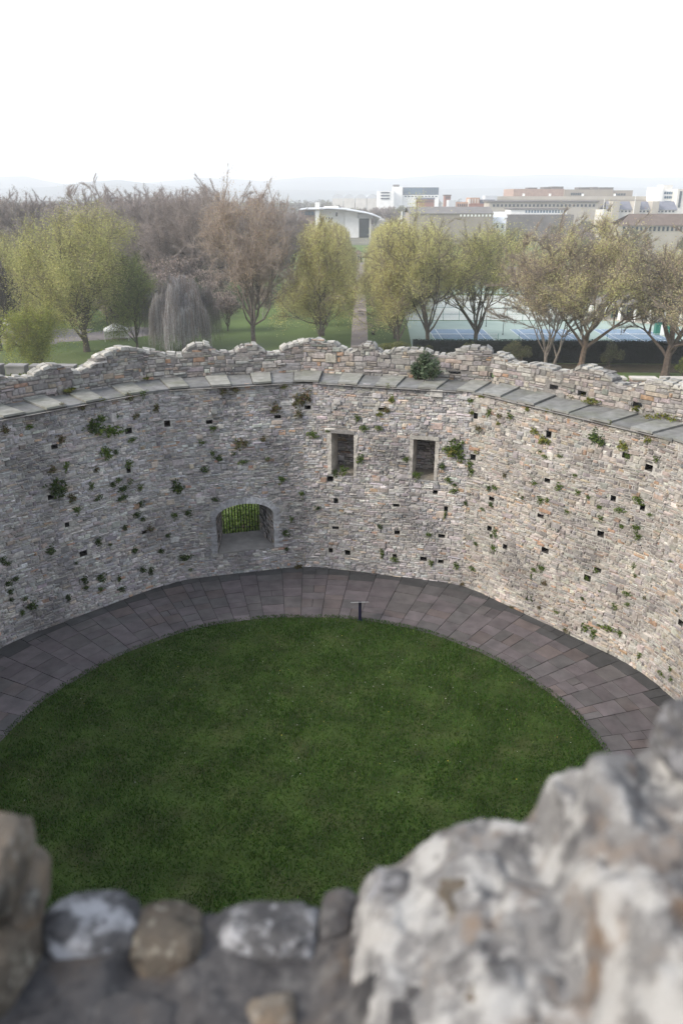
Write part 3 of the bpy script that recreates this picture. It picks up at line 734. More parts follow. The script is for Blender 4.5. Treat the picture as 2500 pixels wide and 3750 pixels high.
cen = V[FQ].mean(1); wob_ = .016 * np.sin(cen[:, 1] * 23) + .010 * np.sin(cen[:, 1] * 61 + 1); crest = np.interp(cen[:, 0] + wob_ * np.clip((.99 - cen[:, 1]) * 12, 0, 1), [fg(835, 2000)[0] - .02, fg(835, 2000)[0] + .001], [0, 1]) > .5
# far face going down to the tower wall
lastrow = (ny - 1) * nx + np.arange(nx)
low = V[lastrow].copy(); low[:, 2] = -1.75; low[:, 1] = 1.0
for name, sel, mat in (('crenel_bed', ~crest, M['rock_dark']), ('merlon', crest, M['rock_pale'])):
    b = MB(); b.add(V + np.array([0, 0, CAM_H]), FQ[sel])
    xm = (low[:-1, 0] + low[1:, 0]) / 2; se = (np.interp(xm, [fg(835, 2000)[0] - .02, fg(835, 2000)[0] + .001], [0, 1]) > .5) == (name == 'merlon')
    W2 = np.r_[V[lastrow], low] + np.array([0, 0, CAM_H]); kk = np.arange(nx - 1)[se]
    b.add(W2, np.c_[kk, kk + 1, kk + 1 + nx, kk + nx][:, ::-1])
    b.build(name, mat, tower, smooth=True)
def rock(name, mat, cx, cy, cz, rx, ry, rz_, seed, sub=3, amp=.2):
    import bmesh
    bm = bmesh.new(); bmesh.ops.create_icosphere(bm, subdivisions=sub + 1, radius=1)
    r = np.random.default_rng(seed); off = Vector(r.uniform(-50, 50, 3))
    for v in bm.verts:
        p = v.co.copy()
        q_ = Vector([math.copysign(abs(t_) ** .62, t_) for t_ in p])      # towards a rounded block
        fc = mn.voronoi(p * 1.1 + off)[1][0]
        s = 1 + amp * mn.fractal(p * 1.3 + off, 1, 2, 4) + .10 * mn.noise(fc * 2.3)
        v.co = Vector((q_.x * rx * s, q_.y * ry * s, q_.z * rz_ * s))
    me = bpy.data.meshes.new(name); bm.to_mesh(me); bm.free()
    me.polygons.foreach_set('use_smooth', [True] * len(me.polygons)); me.materials.append(mat)
    o = bpy.data.objects.new(name, me); COL.objects.link(o); o.parent = tower
    o.location = (cx, cy, cz); o.rotation_euler = tuple(r.normal(0, .12, 3))
    return o
def fr_(dx0, dx1, dy0, dy1, mat, seed, Y=.95, name='coping_stone', amp=.16, dep=.08):
    a, c = at_depth(dx0 * DS, (dy0 + dy1) / 2 * DS, Y), at_depth(dx1 * DS, (dy0 + dy1) / 2 * DS, Y)
    t_, b_ = at_depth((dx0 + dx1) / 2 * DS, dy0 * DS, Y), at_depth((dx0 + dx1) / 2 * DS, dy1 * DS, Y)
    ctr = (a + c) / 2
    return rock(name, mat, ctr[0], Y, (t_[2] + b_[2]) / 2 - .0, abs(c[0] - a[0]) / 2 * .98, dep, max(abs(t_[2] - b_[2]) / 2 * .78, .03), seed, amp=amp)
def flush(dx0, dx1, dy0, dy1, mat, seed, name='coping_stone', amp=.16, rise=.012, rz_=.05):
    cx, cy = (dx0 + dx1) / 2, (dy0 + dy1) / 2; x = fg(cx, cy)[0]
    zb = float(np.interp(x, ex, ez)) + CAM_H
    for _ in range(3):
        yb = on_ground(cx * DS, cy * DS, zb)[1]; d_ = 1 - yb; hi = min(max((zb - CAM_H + 1.12) / .2, 0), 1)
        zb = float(np.interp(on_ground(cx * DS, cy * DS, zb)[0] + .02 * d_, ex, ez)) + CAM_H + d_ * (.02 + .10 * hi) - .01
    P = on_ground(cx * DS, cy * DS, zb); a, c = on_ground(dx0 * DS, cy * DS, zb), on_ground(dx1 * DS, cy * DS, zb); t_, b_ = on_ground(cx * DS, dy0 * DS, zb), on_ground(cx * DS, dy1 * DS, zb)
    return rock(name, mat, P[0], min(P[1], .985 - (t_[1] - b_[1]) * .5 + .03), zb + rise - rz_ * .93, (c[0] - a[0]) / 2, (t_[1] - b_[1]) / 2, rz_, seed, amp=amp)
flush(100, 312, 2046, 2195, M['rock_lichen'], 1, rise=.024)
flush(308, 470, 2044, 2200, M['rock_brown'], 2, rise=.032)
flush(490, 735, 2062, 2195, M['rock_lichen'], 3, rise=.018)
flush(735, 835, 2040, 2150, M['rock_dark'], 4, rise=.015)
flush(180, 420, 2270, 2420, M['rock_dark'], 9, rise=.012); flush(560, 700, 2270, 2400, M['rock_tan'], 10, rise=.006)
fr_(-70, 52, 1895, 2080, M['rock_tan'], 5, .93)
fr_(30, 106, 1985, 2140, M['rock_tan'], 6, .97)
fr_(-60, 82, 2130, 2330, M['rock_brown'], 7, .87)
for sd, (x0, x1, y0, y1, mt, rs) in enumerate([(850, 985, 1995, 2095, 'rock_grey', .008), (1020, 1120, 2000, 2150, 'rock_brown', .004), (1275, 1400, 2010, 2130, 'rock_grey', .006), (1290, 1425, 1775, 1880, 'rock_pale', .010),
        (1525, 1690, 1620, 1725, 'rock_grey', .022), (1150, 1330, 2210, 2360, 'rock_grey', .006), (900, 1030, 2260, 2420, 'rock_dark', .006), (1070, 1165, 2210, 2330, 'rock_brown', .002), (1450, 1600, 2170, 2330, 'rock_pale', .006)]):
    flush(x0, x1, y0, y1, M[mt], 40 + sd, name='merlon_stone', amp=.34, rise=rs, rz_=.05)

# ------------------------------------------------------------------ vegetation
def leaves(mb, pos, size, cols, rg, weights=None, flat=0.0, thin=None):
    """single leaf clusters: triangles with random turn; cols is a list of colours"""
    n = len(pos); d1 = rg.normal(0, 1, (n, 3)); d1 /= np.linalg.norm(d1, axis=1)[:, None]
    d2 = rg.normal(0, 1, (n, 3)); d2 -= (d1 * d2).sum(1)[:, None] * d1; d2 /= np.linalg.norm(d2, axis=1)[:, None]
    s = (size * rg.uniform(.6, 1.35, n))[:, None]
    cl = np.array(cols); w = None if weights is None else np.array(weights) / np.sum(weights)
    c = cl[rg.choice(len(cl), n, p=w)] * rg.lognormal(0, .18, n)[:, None]
    t = .5 if thin is None else thin
    mb.tris(pos - d1 * s * .5 - d2 * s * t * .5, pos + d1 * s * .6, pos - d1 * s * .5 + d2 * s * t * .7, np.clip(c, 0, .8))
def grow(rg, H, th, spread, nlimb, lev_n, up, ang, wob=.16, r0=.35, ltr=.55, lean=(0, 0), multi=1, low=3):
    tubes, tips = [], []
    def br(p, d, L, r, lev):
        n = (7, 6, 5, 4, 3)[lev]; pts = [p]; rad = [r]; dd = d
        for i in range(n):
            dd = unit(dd + rg.normal(0, wob, 3) + np.array([0, 0, up[lev]]))
            p = p + dd * L / n; pts.append(p); rad.append(max(r * (1 - .93 * (i + 1) / n), .012))
        tubes.append((np.array(pts), np.array(rad), lev))
        if lev == len(lev_n): tips.append(np.array(pts)); return
        for k in range(lev_n[lev]):
            t = rg.uniform(.25, 1.0) if lev else rg.uniform(.35, 1.0)
            x = t * n; i0 = min(int(x), n - 1); P = pts[i0] + (pts[i0 + 1] - pts[i0]) * (x - i0)
            dirn = unit(pts[i0 + 1] - pts[i0]); pe = unit(np.cross(dirn, rg.normal(0, 1, 3))); a = rg.uniform(*ang)
            br(P, dirn * math.cos(a) + pe * math.sin(a), L * rg.uniform(.42, .68), max(r * (1 - .75 * t) * .7, .015), lev + 1)
        tips.append(np.array(pts[-3:]))
    for s in range(multi):
        b = np.array([rg.normal(0, .35) if multi > 1 else 0, rg.normal(0, .35) if multi > 1 else 0, -.2])
        d = unit([lean[0] + (rg.normal(0, .22) if multi > 1 else 0), lean[1] + (rg.normal(0, .22) if multi > 1 else 0), 1])
        pts = [b]; n = 5
        for i in range(n): pts.append(pts[-1] + unit(d + rg.normal(0, .04, 3)) * th / n)
        R = np.linspace(r0, r0 * .72, n + 1) / math.sqrt(multi); R[0] *= 1.35
        tubes.append((np.array(pts), R, 0))
        for k in range(nlimb // multi):
            az = 2.4 * k + rg.normal(0, .4); a = rg.uniform(*spread)
            if k == 0: a *= .3
            i0 = rg.integers(low, n + 1)
            br(pts[i0], np.array([math.cos(az) * math.sin(a), math.sin(az) * math.sin(a), math.cos(a)]), H * ltr * rg.uniform(.75, 1.1), r0 * rg.uniform(.38, .6) / math.sqrt(multi), 1)
    return tubes, tips
def make_tree(name, seed, H, W, th, barkc, leafc, nleaf, lsize, spread=(.35, .95), nlimb=8, lev_n=(0, 5, 5), up=(.1, .12, .06, .02), ang=(.35, .95), ntwig=14000, twigc=(.10, .08, .07), leaf_base=None,
              twl=.8, twr=.022, wts=None, r0=.34, ltr=.55, lean=(0, 0), multi=1, sig=.45, droop=0.0, crown_base=.15, wob=.16, low=3):
    rg = np.random.default_rng(seed)
    tubes, tips = grow(rg, H, th, spread, nlimb, lev_n, up, ang, r0=r0, ltr=ltr, lean=lean, multi=multi, wob=wob, low=low)
    allp = np.concatenate([t[0] for t in tubes])
    zt = np.percentile(allp[:, 2], 99.5); sz = (H - th) / (zt - th)
    rr_ = np.hypot(allp[:, 0] - lean[0] * th, allp[:, 1] - lean[1] * th); sx = (W / 2) / np.percentile(rr_, 90)
    def warp(P):
        P = P.copy(); z = P[:, 2]; k = np.clip((z - th * .6) / max(th * .8, .1), 0, 1)[:, None]
        P[:, :2] = P[:, :2] * (1 + (sx - 1) * k)
        P[:, 2] = np.where(z > th, th + (z - th) * sz, z)
        zc, hh = th * .55 + H * .45, H * .55 - th * .55           # pull stray shoots back to a rounded, uneven crown
        q = P - np.array([lean[0] * P[:, 2:3], lean[1] * P[:, 2:3], 0 * P[:, 2:3] + zc]).T[0]
        azq = np.arctan2(q[:, 1], q[:, 0]); e = np.sqrt((q[:, 0] ** 2 + q[:, 1] ** 2) / (W / 2) ** 2 + (np.maximum(q[:, 2], 0) / hh) ** 2)
        lim = 1 + .20 * np.sin(3 * azq + seed + 2 * q[:, 2] / hh) + .14 * np.sin(7 * azq + 5 * q[:, 2] / hh); f_ = np.where(e > lim * .9, (lim * .9 + .30 * np.tanh((e - lim * .9) / .6)) / np.maximum(e, 1e-6), 1)
        ff = np.where(z > th, f_, 1)[:, None]; P = P + q * (ff - 1) * np.where(q[:, 2:3] > 0, np.array([[1, 1, 1]]), np.array([[1, 1, 0]]))
        return P
    tr, cr = MB(), MB(); bc = np.array(barkc)
    for P, R, lev in tubes:
        c = bc * rg.uniform(.85, 1.15)
        if lev <= 2: tr.tube(warp(P), R, (7, 6, 4)[lev], c)
        else: cr.tube(warp(P), np.minimum(R, .05), 3, np.array(twigc) * rg.uniform(.8, 1.2))
    tp = [warp(t) for t in tips]; tp = [t for t in tp if t[-1][2] > H * crown_base]
    Ls = np.array([max(np.linalg.norm(t[-1] - t[0]), .2) for t in tp]); pk = rg.choice(len(tp), max(ntwig, 1), p=Ls / Ls.sum())
    def pick(n):
        pk = rg.choice(len(tp), n, p=Ls / Ls.sum()); u = rg.random(n)
        A = np.array([t[0] for t in tp]); B = np.array([t[len(t) // 2] for t in tp]); C_ = np.array([t[-1] for t in tp])
        u1 = (u * 2)[:, None]; P = np.where(u1 < 1, A[pk] + (B[pk] - A[pk]) * u1, B[pk] + (C_[pk] - B[pk]) * (u1 - 1))
        d = (C_ - A)[pk]; return P, d / (np.linalg.norm(d, axis=1)[:, None] + 1e-9), pk
    if ntwig:
        P, d, _ = pick(ntwig); d = d + rg.normal(0, .45, P.shape) + np.array([0, 0, .45 - droop]); d /= np.linalg.norm(d, axis=1)[:, None]
        L = (twl * rg.uniform(.5, 1.4, ntwig))[:, None]; w = np.cross(d, rg.normal(0, 1, P.shape)); w /= np.linalg.norm(w, axis=1)[:, None]
        cr.tris(P - w * twr, P + w * twr, P + d * L, np.array(twigc) * rg.lognormal(0, .22, (ntwig, 1)))
    if nleaf:
        Ls = Ls * rg.gamma(.55, 1.0, len(Ls)) + .02
        P, d, pk = pick(nleaf); P = P + rg.normal(0, sig, P.shape) + d * rg.uniform(0, .7, (nleaf, 1)); P[:, 2] -= droop * rg.gamma(1.5, .8, nleaf)
        P = P[P[:, 2] > (.3 if leaf_base is None else H * leaf_base + rg.normal(0, 1.2, len(P)))]
        leaves(cr, P, lsize, leafc, rg, wts)
    to = tr.build('trunk', M['bark']); co = cr.build('crown', M['leaf'])
    t = thing(name, None, 'tree'); to.parent = t; co.parent = t
    return t
TREES = []
def put(proto, used, x, y, label, group=None, rz=0.0, s=1.0, sz=None, z=GZ):
    o = proto if not used.get(proto.name) else copy_tree(proto)
    used[proto.name] = 1
    for k_ in ('label', 'group'):
        if k_ in o: del o[k_]
    tag(o, label, 'tree', group); o.location = (x, y, z); o.rotation_euler = (0, 0, rz); o.scale = (s, s, sz or s); return o
used = {}
YG = [(0.473, 0.448, 0.174), (0.369, 0.378, 0.143), (0.561, 0.512, 0.222), (0.3, 0.316, 0.129)]
YG2 = [(0.62, 0.579, 0.242), (0.524, 0.465, 0.223), (0.441, 0.43, 0.19), (0.62, 0.612, 0.264)]
OL = [(0.493, 0.444, 0.238), (0.431, 0.37, 0.232), (0.558, 0.498, 0.281), (0.491, 0.352, 0.255)]
BR = [(0.352, 0.293, 0.26), (0.309, 0.265, 0.238), (0.39, 0.305, 0.267), (0.295, 0.256, 0.237)]
# right hand row of spreading trees above the hedge
vase = dict(spread=(.3, 1.0), nlimb=9, up=(.1, .13, .08, .03), ltr=.62, crown_base=.26, leaf_base=.44, lev_n=(0, 6, 5))
tA = make_tree('spreading_tree', 11, 22.5, 17.5, 4.2, (.085, .07, .055), YG2, 46000, .17, r0=.42, ntwig=20000, twigc=(.24, .21, .15), twl=1.0, sig=.8, **vase)
tB = make_tree('spreading_tree', 12, 21.5, 20, 3.6, (.09, .075, .055), YG, 48000, .17, r0=.42, ntwig=20000, twigc=(.24, .21, .15), twl=1.0, sig=.8, **vase)
tC = make_tree('many_stemmed_tree', 13, 21.5, 17.5, 2.2, (.15, .13, .11), OL, 40000, .16, r0=.55, ntwig=34000, sig=.7, twl=1.1, twigc=(.27, .22, .18), multi=4, **{**vase, 'nlimb': 12, 'spread': (.1, .5)})
tD = make_tree('leaning_tree', 14, 22.8, 21.5, 5.5, (.13, .095, .07), YG2 + OL, 48000, .165, r0=.5, ntwig=26000, sig=.7, twigc=(.25, .21, .16), twl=1.0, lean=(.14, 0), **vase)
tE = make_tree('spreading_tree', 15, 21.5, 22, 4.5, (.105, .08, .065), OL + [(.15, .15, .06)], 56000, .16, r0=.6, ntwig=34000, sig=.7, twigc=(.24, .20, .165), twl=1.0, lean=(.08, 0), **vase)
put(tA, used, 14.7, 131.9, 'yellow green spreading tree nearest the path in the row along the hedge', rz=.4)
put(tB, used, 23.6, 136.0, 'vase shaped tree with thin pale green leaf, in front of the blue court corner', rz=1.2)
put(tC, used, 32.6, 121.0, 'tree with several pale stems rising from one base before the dark hedge')
put(tD, used, 37.3, 119.4, 'tree with a thick brown trunk leaning right before the dark hedge')
put(tE, used, 48.5, 114.0, 'big brown twigged tree with a leaning trunk at the right end of the hedge', rz=.5)
put(tA, used, 60, 128, 'olive crowned tree at the right edge behind the pavilion roof', rz=2.2, s=.95)
# avenue of slim trees on both sides of the long path
col = dict(spread=(.2, 1.15), nlimb=22, up=(.1, .12, .05, -.02), lev_n=(0, 4, 4), ltr=.40, crown_base=.02, droop=.5, low=1)
cA = make_tree('avenue_tree', 21, 21.8, 8.2, 11.0, (.12, .10, .08), YG2 + [(.36, .29, .10)], 62000, .165, r0=.24, ntwig=20000, sig=.6, twigc=(.28, .24, .16), **col)
cB = make_tree('avenue_tree', 22, 21, 8.0, 10.0, (.12, .10, .08), YG2 + [(.34, .26, .10)], 62000, .165, r0=.24, ntwig=20000, sig=.6, twigc=(.28, .24, .16), **col)
PX = lambda Y: 3.15 + (Y - 136) * .0245           # centre line of the long path
for kx, Y in enumerate(np.arange(136, 330, 13.0)):
    lab = 'slim yellow green tree in the row left of the long straight path'
    if kx == 0: lab = 'nearest and tallest slim yellow green tree left of the long path'
    put(cA if kx % 2 == 0 else cB, used, PX(Y) - 7.0, Y, lab, 'avenue trees left of the path', rz=kx * 1.1, s=1 - .027 * kx)
    lab = 'slim yellow green tree in the row right of the long straight path'
    if kx == 0: lab = 'nearest slim golden green tree right of the long path'
    put(cB if kx % 2 == 0 else cA, used, PX(Y) + 6.6, Y - 3, lab, 'avenue trees right of the path', rz=kx * 1.7 + .6, s=1 - .027 * kx)
# left hand park trees
tF = make_tree('broad_tree', 31, 24, 17.5, 9.0, (.09, .075, .06), YG, 110000, .18, r0=.5, ntwig=24000, sig=.9, twigc=(.23, .20, .13), spread=(.3, 1.3), nlimb=20, lev_n=(0, 5, 4), droop=.9, crown_base=.0, low=1)
put(tF, used, -44.0, 133, 'big broad yellow green tree left of the grey weeping tree', rz=.3)
tG = make_tree('low_willow', 32, 10.5, 9.0, 1.4, (.10, .085, .06), [(.34, .34, .08), (.28, .31, .07), (.22, .25, .07)], 34000, .17, r0=.25, ntwig=5000, twigc=(.17, .15, .06), spread=(.3, 1.0), nlimb=8, droop=1.0, crown_base=.0)
put(tG, used, -45.8, 116, 'low bright lime green willow at the left behind the castle battlements')
tH = make_tree('leafy_tree', 33, 16, 8.4, 5.0, (.09, .08, .06), [(.24, .29, .09), (.19, .24, .075), (.31, .32, .12)], 42000, .17, r0=.2, ntwig=7000, spread=(.2, .9), nlimb=14, crown_base=.0, low=1, droop=.5, sig=.6)
put(tH, used, -36.0, 136, 'narrow fresh green tree between the broad yellow tree and the weeping tree')
bare = dict(low=2, spread=(.3, 1.15), nlimb=13, up=(.1, .10, .07, .03), lev_n=(0, 7, 6), crown_base=.12)
tI = make_tree('bare_tree', 34, 27.5, 25, 4.5, (.10, .08, .07), BR, 60000, .19, r0=.5, ntwig=60000, sig=.7, twigc=(.32, .275, .25), twl=1.0, twr=.035, **bare)
tJ = make_tree('bare_tree', 35, 26, 23, 4.0, (.10, .08, .07), BR, 60000, .19, r0=.5, ntwig=60000, sig=.7, twigc=(.30, .265, .25), twl=1.0, twr=.035, **bare)
put(tI, used, -36, 206, 'huge reddish brown leafless tree with a round crown behind the weeping tree')
put(tJ, used, -50, 214, 'greyish brown leafless tree just right of the broad yellow green tree', rz=1)
put(tI, used, -25, 222, 'brown leafless tree behind the tall orange tipped tree', rz=2.5, s=.95)
put(tJ, used, -64, 228, 'dull brown leafless tree rising behind the broad yellow tree', rz=3.5, s=.93)
tK = make_tree('tall_tree', 36, 27.6, 16.5, 6.5, (.15, .12, .105), [(.44, .34, .25), (.38, .31, .25), (.38, .33, .22), (.46, .32, .21)], 26000, .17, r0=.44, ntwig=26000, sig=.6, twigc=(.36, .295, .255), twl=1.0, twr=.03, **{**bare, 'spread': (.15, 1.2), 'up': (.1, .14, .05, .02)})
for x_, y_, r_, sc_, k_, lb_ in ((-88, 226, 1.7, 1.0, 'J', 'large dull brown leafless tree farthest left in the park wood'), (-76, 262, 4.0, 1.05, 'I', 'brown leafless tree deep in the wood behind the broad yellow tree'), (-58, 262, .4, 1.05, 'J', 'grey leafless tree deep in the wood above the weeping tree'),
        (-40, 262, 5.1, 1.0, 'I', 'brown leafless tree deep in the wood left of the tall orange tipped tree'), (-16, 262, 2.9, .82, 'J', 'lower brown leafless tree in the wood right of the tall tree')):
    put(tI if k_ == 'I' else tJ, used, x_, y_, lb_, rz=r_, s=sc_)
tF2 = tF; put(tF, used, -66, 150, 'second broad yellow green tree cut by the left picture edge', rz=2.6, s=.82)
put(tK, used, -15.6, 137, 'tall brown tree with an orange tinged top standing on the lawn left of the path', rz=1.9)
tL = make_tree('dark_bare_tree', 37, 19, 13, 5.5, (.055, .05, .045), BR, 1500, .2, r0=.45, ntwig=14000, twigc=(.085, .075, .07), **{**bare, 'nlimb': 7})
put(tL, used, -59.5, 134, 'dark leafless tree with a forked trunk at the left edge beside the tarmac')
tM = make_tree('small_bare_tree', 38, 9, 7, 2.2, (.30, .28, .26), BR, 1500, .2, r0=.14, ntwig=5000, twigc=(.15, .13, .11), twl=.7, **{**bare, 'nlimb': 6})
put(tM, used, -23.5, 205, 'small pale stemmed tree on the lawn right of the tall orange topped tree')
put(tM, used, -17.0, 170, 'small leafless tree close to the avenue on the left lawn', rz=2, s=.8)
put(tM, used, -38.0, 160, 'small leafless tree half hidden behind the weeping tree', rz=1, s=1.1)
tN = make_tree('dark_low_tree', 39, 9, 9, 1.2, (.06, .055, .045), [(.06, .075, .03), (.05, .06, .03), (.10, .10, .05)], 7000, .3, r0=.2, ntwig=6000, twigc=(.08, .07, .06), **{**bare, 'nlimb': 8, 'crown_base': .0})
put(tN, used, -22, 262, 'dark low tree on the lawn behind the left avenue row', s=1.1)
put(tN, used, -33, 250, 'dark green low tree under the brown leafless trees', rz=1.5)
put(tN, used, -45, 300, 'dark round tree at the far edge of the left lawn', rz=2.5, s=1.3)

# grey weeping tree
def weeping(x, y, H, W):
    rg = np.random.default_rng(51); t = thing('weeping_tree', 'grey leafless weeping tree with long hanging strands like a mop', 'tree', (x, y, GZ))
    tr = MB(); tr.tube([(0, 0, -.2), (.1, 0, H * .3), (-.1, .1, H * .6), (0, 0, H * .86)], [.38, .3, .24, .12], 7, (.13, .12, .11))
    for k in range(16):
        az = rg.uniform(0, 6.28); r = W * .5 * rg.uniform(.4, .95); z0 = H * rg.uniform(.45, .85)
        tr.tube([(0, 0, z0), (r * .4 * math.cos(az), r * .4 * math.sin(az), min(z0 + H * .14, H * .95)), (r * .8 * math.cos(az), r * .8 * math.sin(az), z0 + H * .08), (r * math.cos(az), r * math.sin(az), z0 - H * .05)], [.12, .09, .06, .03], 4, (.19, .18, .17))
    tr.build('trunk', M['bark'], t)
    n = 7500; az = rg.uniform(0, 6.28, n); q_ = np.sqrt(rg.random(n)); lump = 1 + .16 * np.sin(az * 3 + .5) + .12 * np.sin(az * 7) + .1 * np.sin(az * 11 + 1)
    r = W * .5 * q_ * lump; z0 = H * (.95 - .40 * q_ ** 2.8 + .08 * np.sin(az * 5 + q_ * 7) + .05 * np.sin(az * 9 - q_ * 12)) + rg.normal(0, .3, n)
    P = np.c_[r * np.cos(az), r * np.sin(az), z0]; L = z0 * rg.uniform(.25, .95, n) * (.45 + .5 * q_)
    cr = MB(); cc = np.array((.30, .285, .285)) * rg.lognormal(0, .30, (n, 1)); cc[rg.random(n) < .25] *= np.array((.75, .62, .55))
    ns = 4
    for s in range(ns):
        d = np.c_[rg.normal(0, .10, n) + .05 * np.cos(az), rg.normal(0, .10, n) + .05 * np.sin(az), -np.ones(n)]; Q = P + d * (L / ns)[:, None]
        w = np.c_[np.cos(az + 1.57), np.sin(az + 1.57), np.zeros(n)] * .022
        V = np.stack([P - w, P + w, Q + w * .8, Q - w * .8], 1).reshape(-1, 3); cr.add(V, np.arange(4 * n).reshape(-1, 4), np.repeat(cc, 4, 0)); P = Q
    cr.build('crown', M['leaf'], t)
weeping(-27.2, 133, 11.8, 12.0)

# conifers and bushes
def conifer(seed, H, W, colr):
    rg = np.random.default_rng(seed); t = thing('conifer', None, 'tree'); tr = MB(); tr.tube([(0, 0, -.2), (0, 0, H * .5), (0, 0, H * .97)], [.3, .2, .04], 6, (.08, .065, .055)); to = tr.build('trunk', M['bark'], t)
    n = 9000; u = rg.random(n) ** .7; z = H * (.06 + .94 * (1 - u)); az = rg.uniform(0, 6.28, n)
    r = W * .5 * u ** .8 * (.55 + .45 * np.sqrt(rg.random(n))) * (1 + .2 * np.sin(az * 5 + z * 1.3) + .12 * np.sin(z * 3.2))
    cr = MB(); leaves(cr, np.c_[r * np.cos(az), r * np.sin(az), z - .12 * r], .55, [colr, np.array(colr) * .7, np.array(colr) * 1.3], rg, thin=.45); cr.build('crown', M['leaf'], t); return t
cf = conifer(61, 19, 9, (.020, .030, .026)); cg = conifer(62, 13, 5, (.028, .042, .030))
put(cf, used, -99, 232, 'very dark tall conifer at the left edge of the park', s=1.28)
put(cg, used, -105, 264, 'dark conifer right of the tallest conifer at the left', rz=1)
put(cf, used, -111, 285, 'smaller dark conifer behind the left edge conifer', rz=2, s=.7)
put(cg, used, -62, 420, 'dark conifer on the skyline left of the brown trees', rz=2, s=1.3)
put(cg, used, -2, 590, 'dark conifer beyond the white college building', rz=.5, s=1.4)
put(cg, used, 57, 610, 'dark pointed conifer below the glass office block', rz=1.5, s=1.3)
put(cg, used, 122, 560, 'dark conifer beside the red brick houses in the town', rz=.9, s=1.1)
def bush(name, label, x, y, z, W, H, cols, n, size, cat='shrub', seed=1, group=None, stems=True):
    rg = np.random.default_rng(seed); t = thing(name, label, cat, (x, y, z), group=group)
    nb = 9; cb = np.c_[rg.normal(0, W * .2, nb), rg.normal(0, W * .2, nb), H * rg.uniform(.3, .75, nb)]; rb = rg.uniform(.16, .30, nb)
    k = rg.integers(0, nb, n); d = rg.normal(0, 1, (n, 3)); d /= np.linalg.norm(d, axis=1)[:, None]; rad = rg.random(n) ** .45
    P = cb[k] + d * (rad * rb[k])[:, None] * np.array([W, W, H * .9]); P[:, 2] = np.maximum(P[:, 2], .02)
    c = MB(); leaves(c, P, size, cols, rg); c.build('foliage', M['leaf'], t)
    if stems:
        s = MB()
        for k in range(7): s.tube([(rg.normal(0, .04 * W), rg.normal(0, .04 * W), -.05), tuple(cb[k] * .6 + np.array([0, 0, .05 * H])), tuple(cb[k])], [.02 * W, .012 * W, .005 * W], 4, (.09, .075, .06))
        s.build('stem', M['bark'], t)
    return t
bush('round_bush', 'round golden green bush on the far left lawn', -134, 330, GZ, 9, 5.2, [(.22, .19, .05), (.17, .16, .045), (.13, .13, .045)], 6000, .5, seed=3)
bush('park_bush', 'bright green bush beside the right avenue trees near the hedge', 8.6, 124, GZ, 5, 3.6, [(.16, .17, .05), (.12, .13, .045)], 4500, .22, seed=4)
bush('park_bush', 'dark evergreen bush at the left end of the dark hedge', 13.0, 122, GZ, 4.5, 3.4, [(.05, .06, .025), (.035, .045, .02), (.10, .11, .04)], 5000, .22, seed=5)
bush('park_bush', 'mixed green bush under the vase shaped tree in front of the hedge', 19.3, 122.2, GZ, 4.2, 3.6, [(.10, .11, .04), (.06, .07, .03), (.15, .15, .06)], 5000, .22, seed=6)
bush('park_bush', 'olive leafy bush hanging over the hedge right of the leaning trunk', 42.0, 120.0, GZ, 3.8, 4.0, [(.11, .12, .05), (.07, .08, .035), (.16, .15, .08)], 4000, .2, seed=7)
bush('park_bush', 'olive leafy bush around the pale stems in front of the hedge', 28.6, 121.3, GZ + .3, 4.6, 4.0, [(.11, .12, .05), (.07, .08, .035), (.16, .15, .08)], 4000, .2, seed=8)
bush('park_bush', 'fresh green sapling bush beside the big trunk at the right end', 50.5, 112.5, GZ, 2.2, 3.2, [(.18, .21, .05), (.14, .17, .05)], 1600, .2, seed=9)
bush('park_bush', 'dark clipped bush at the left edge beyond the battlements', -56.5, 118, GZ, 6.5, 2.2, [(.02, .04, .03), (.03, .05, .03)], 5000, .25, seed=10)
bush('outside_shrub', 'green shrub growing on the mound behind the barred arch', *(FAC[4].p(2.4, 0, 4.6)[:2]), -2.6, 4.8, 4.4, [(.10, .16, .035), (.07, .12, .025), (.14, .19, .05)], 7000, .14, seed=11)
bush('outside_shrub', 'brownish bare shrub on the mound behind the right of the barred arch', *(FAC[4].p(4.6, 0, 5.2)[:2]), -2.9, 3.2, 3.4, [(.09, .075, .04), (.07, .06, .03), (.08, .09, .03)], 3500, .14, seed=12)
def tuft_proto(seed, cols, n=150, w=1.0, h=1.0, size=.34):
    rg = np.random.default_rng(seed); c = MB(); d = rg.normal(0, 1, (n, 3)); d[:, 1] = -np.abs(d[:, 1]); d /= np.linalg.norm(d, axis=1)[:, None]
    lump = 1 + .3 * np.sin(4 * d[:, 0] + seed) + .25 * np.sin(5 * d[:, 2] + 2 * seed)
    P = d * (rg.random(n) ** .5 * lump)[:, None] * np.array([w, .75, h]); P[:, 2] -= .15
    leaves(c, P, size, cols, rg); return c
WG = [(.09, .14, .03), (.065, .11, .022), (.13, .165, .04)]; WD = [(.05, .085, .025), (.04, .068, .022), (.075, .10, .03)]; WY = [(.16, .18, .04), (.12, .15, .035), (.19, .17, .05)]; WR = [(.13, .115, .055), (.15, .10, .065), (.10, .11, .04)]
KIND = {}
for kname, cols, w, h in (('g', WG, 1, .9), ('d', WD, 1, .9), ('y', WY, 1, .8), ('r', WR, 1.2, .8), ('t', WG, .6, 1.5), ('f', WD, 1.5, .5)):
    KIND[kname] = [tuft_proto(s * 7 + ord(kname), cols, 170, w, h) for s in range(3)]
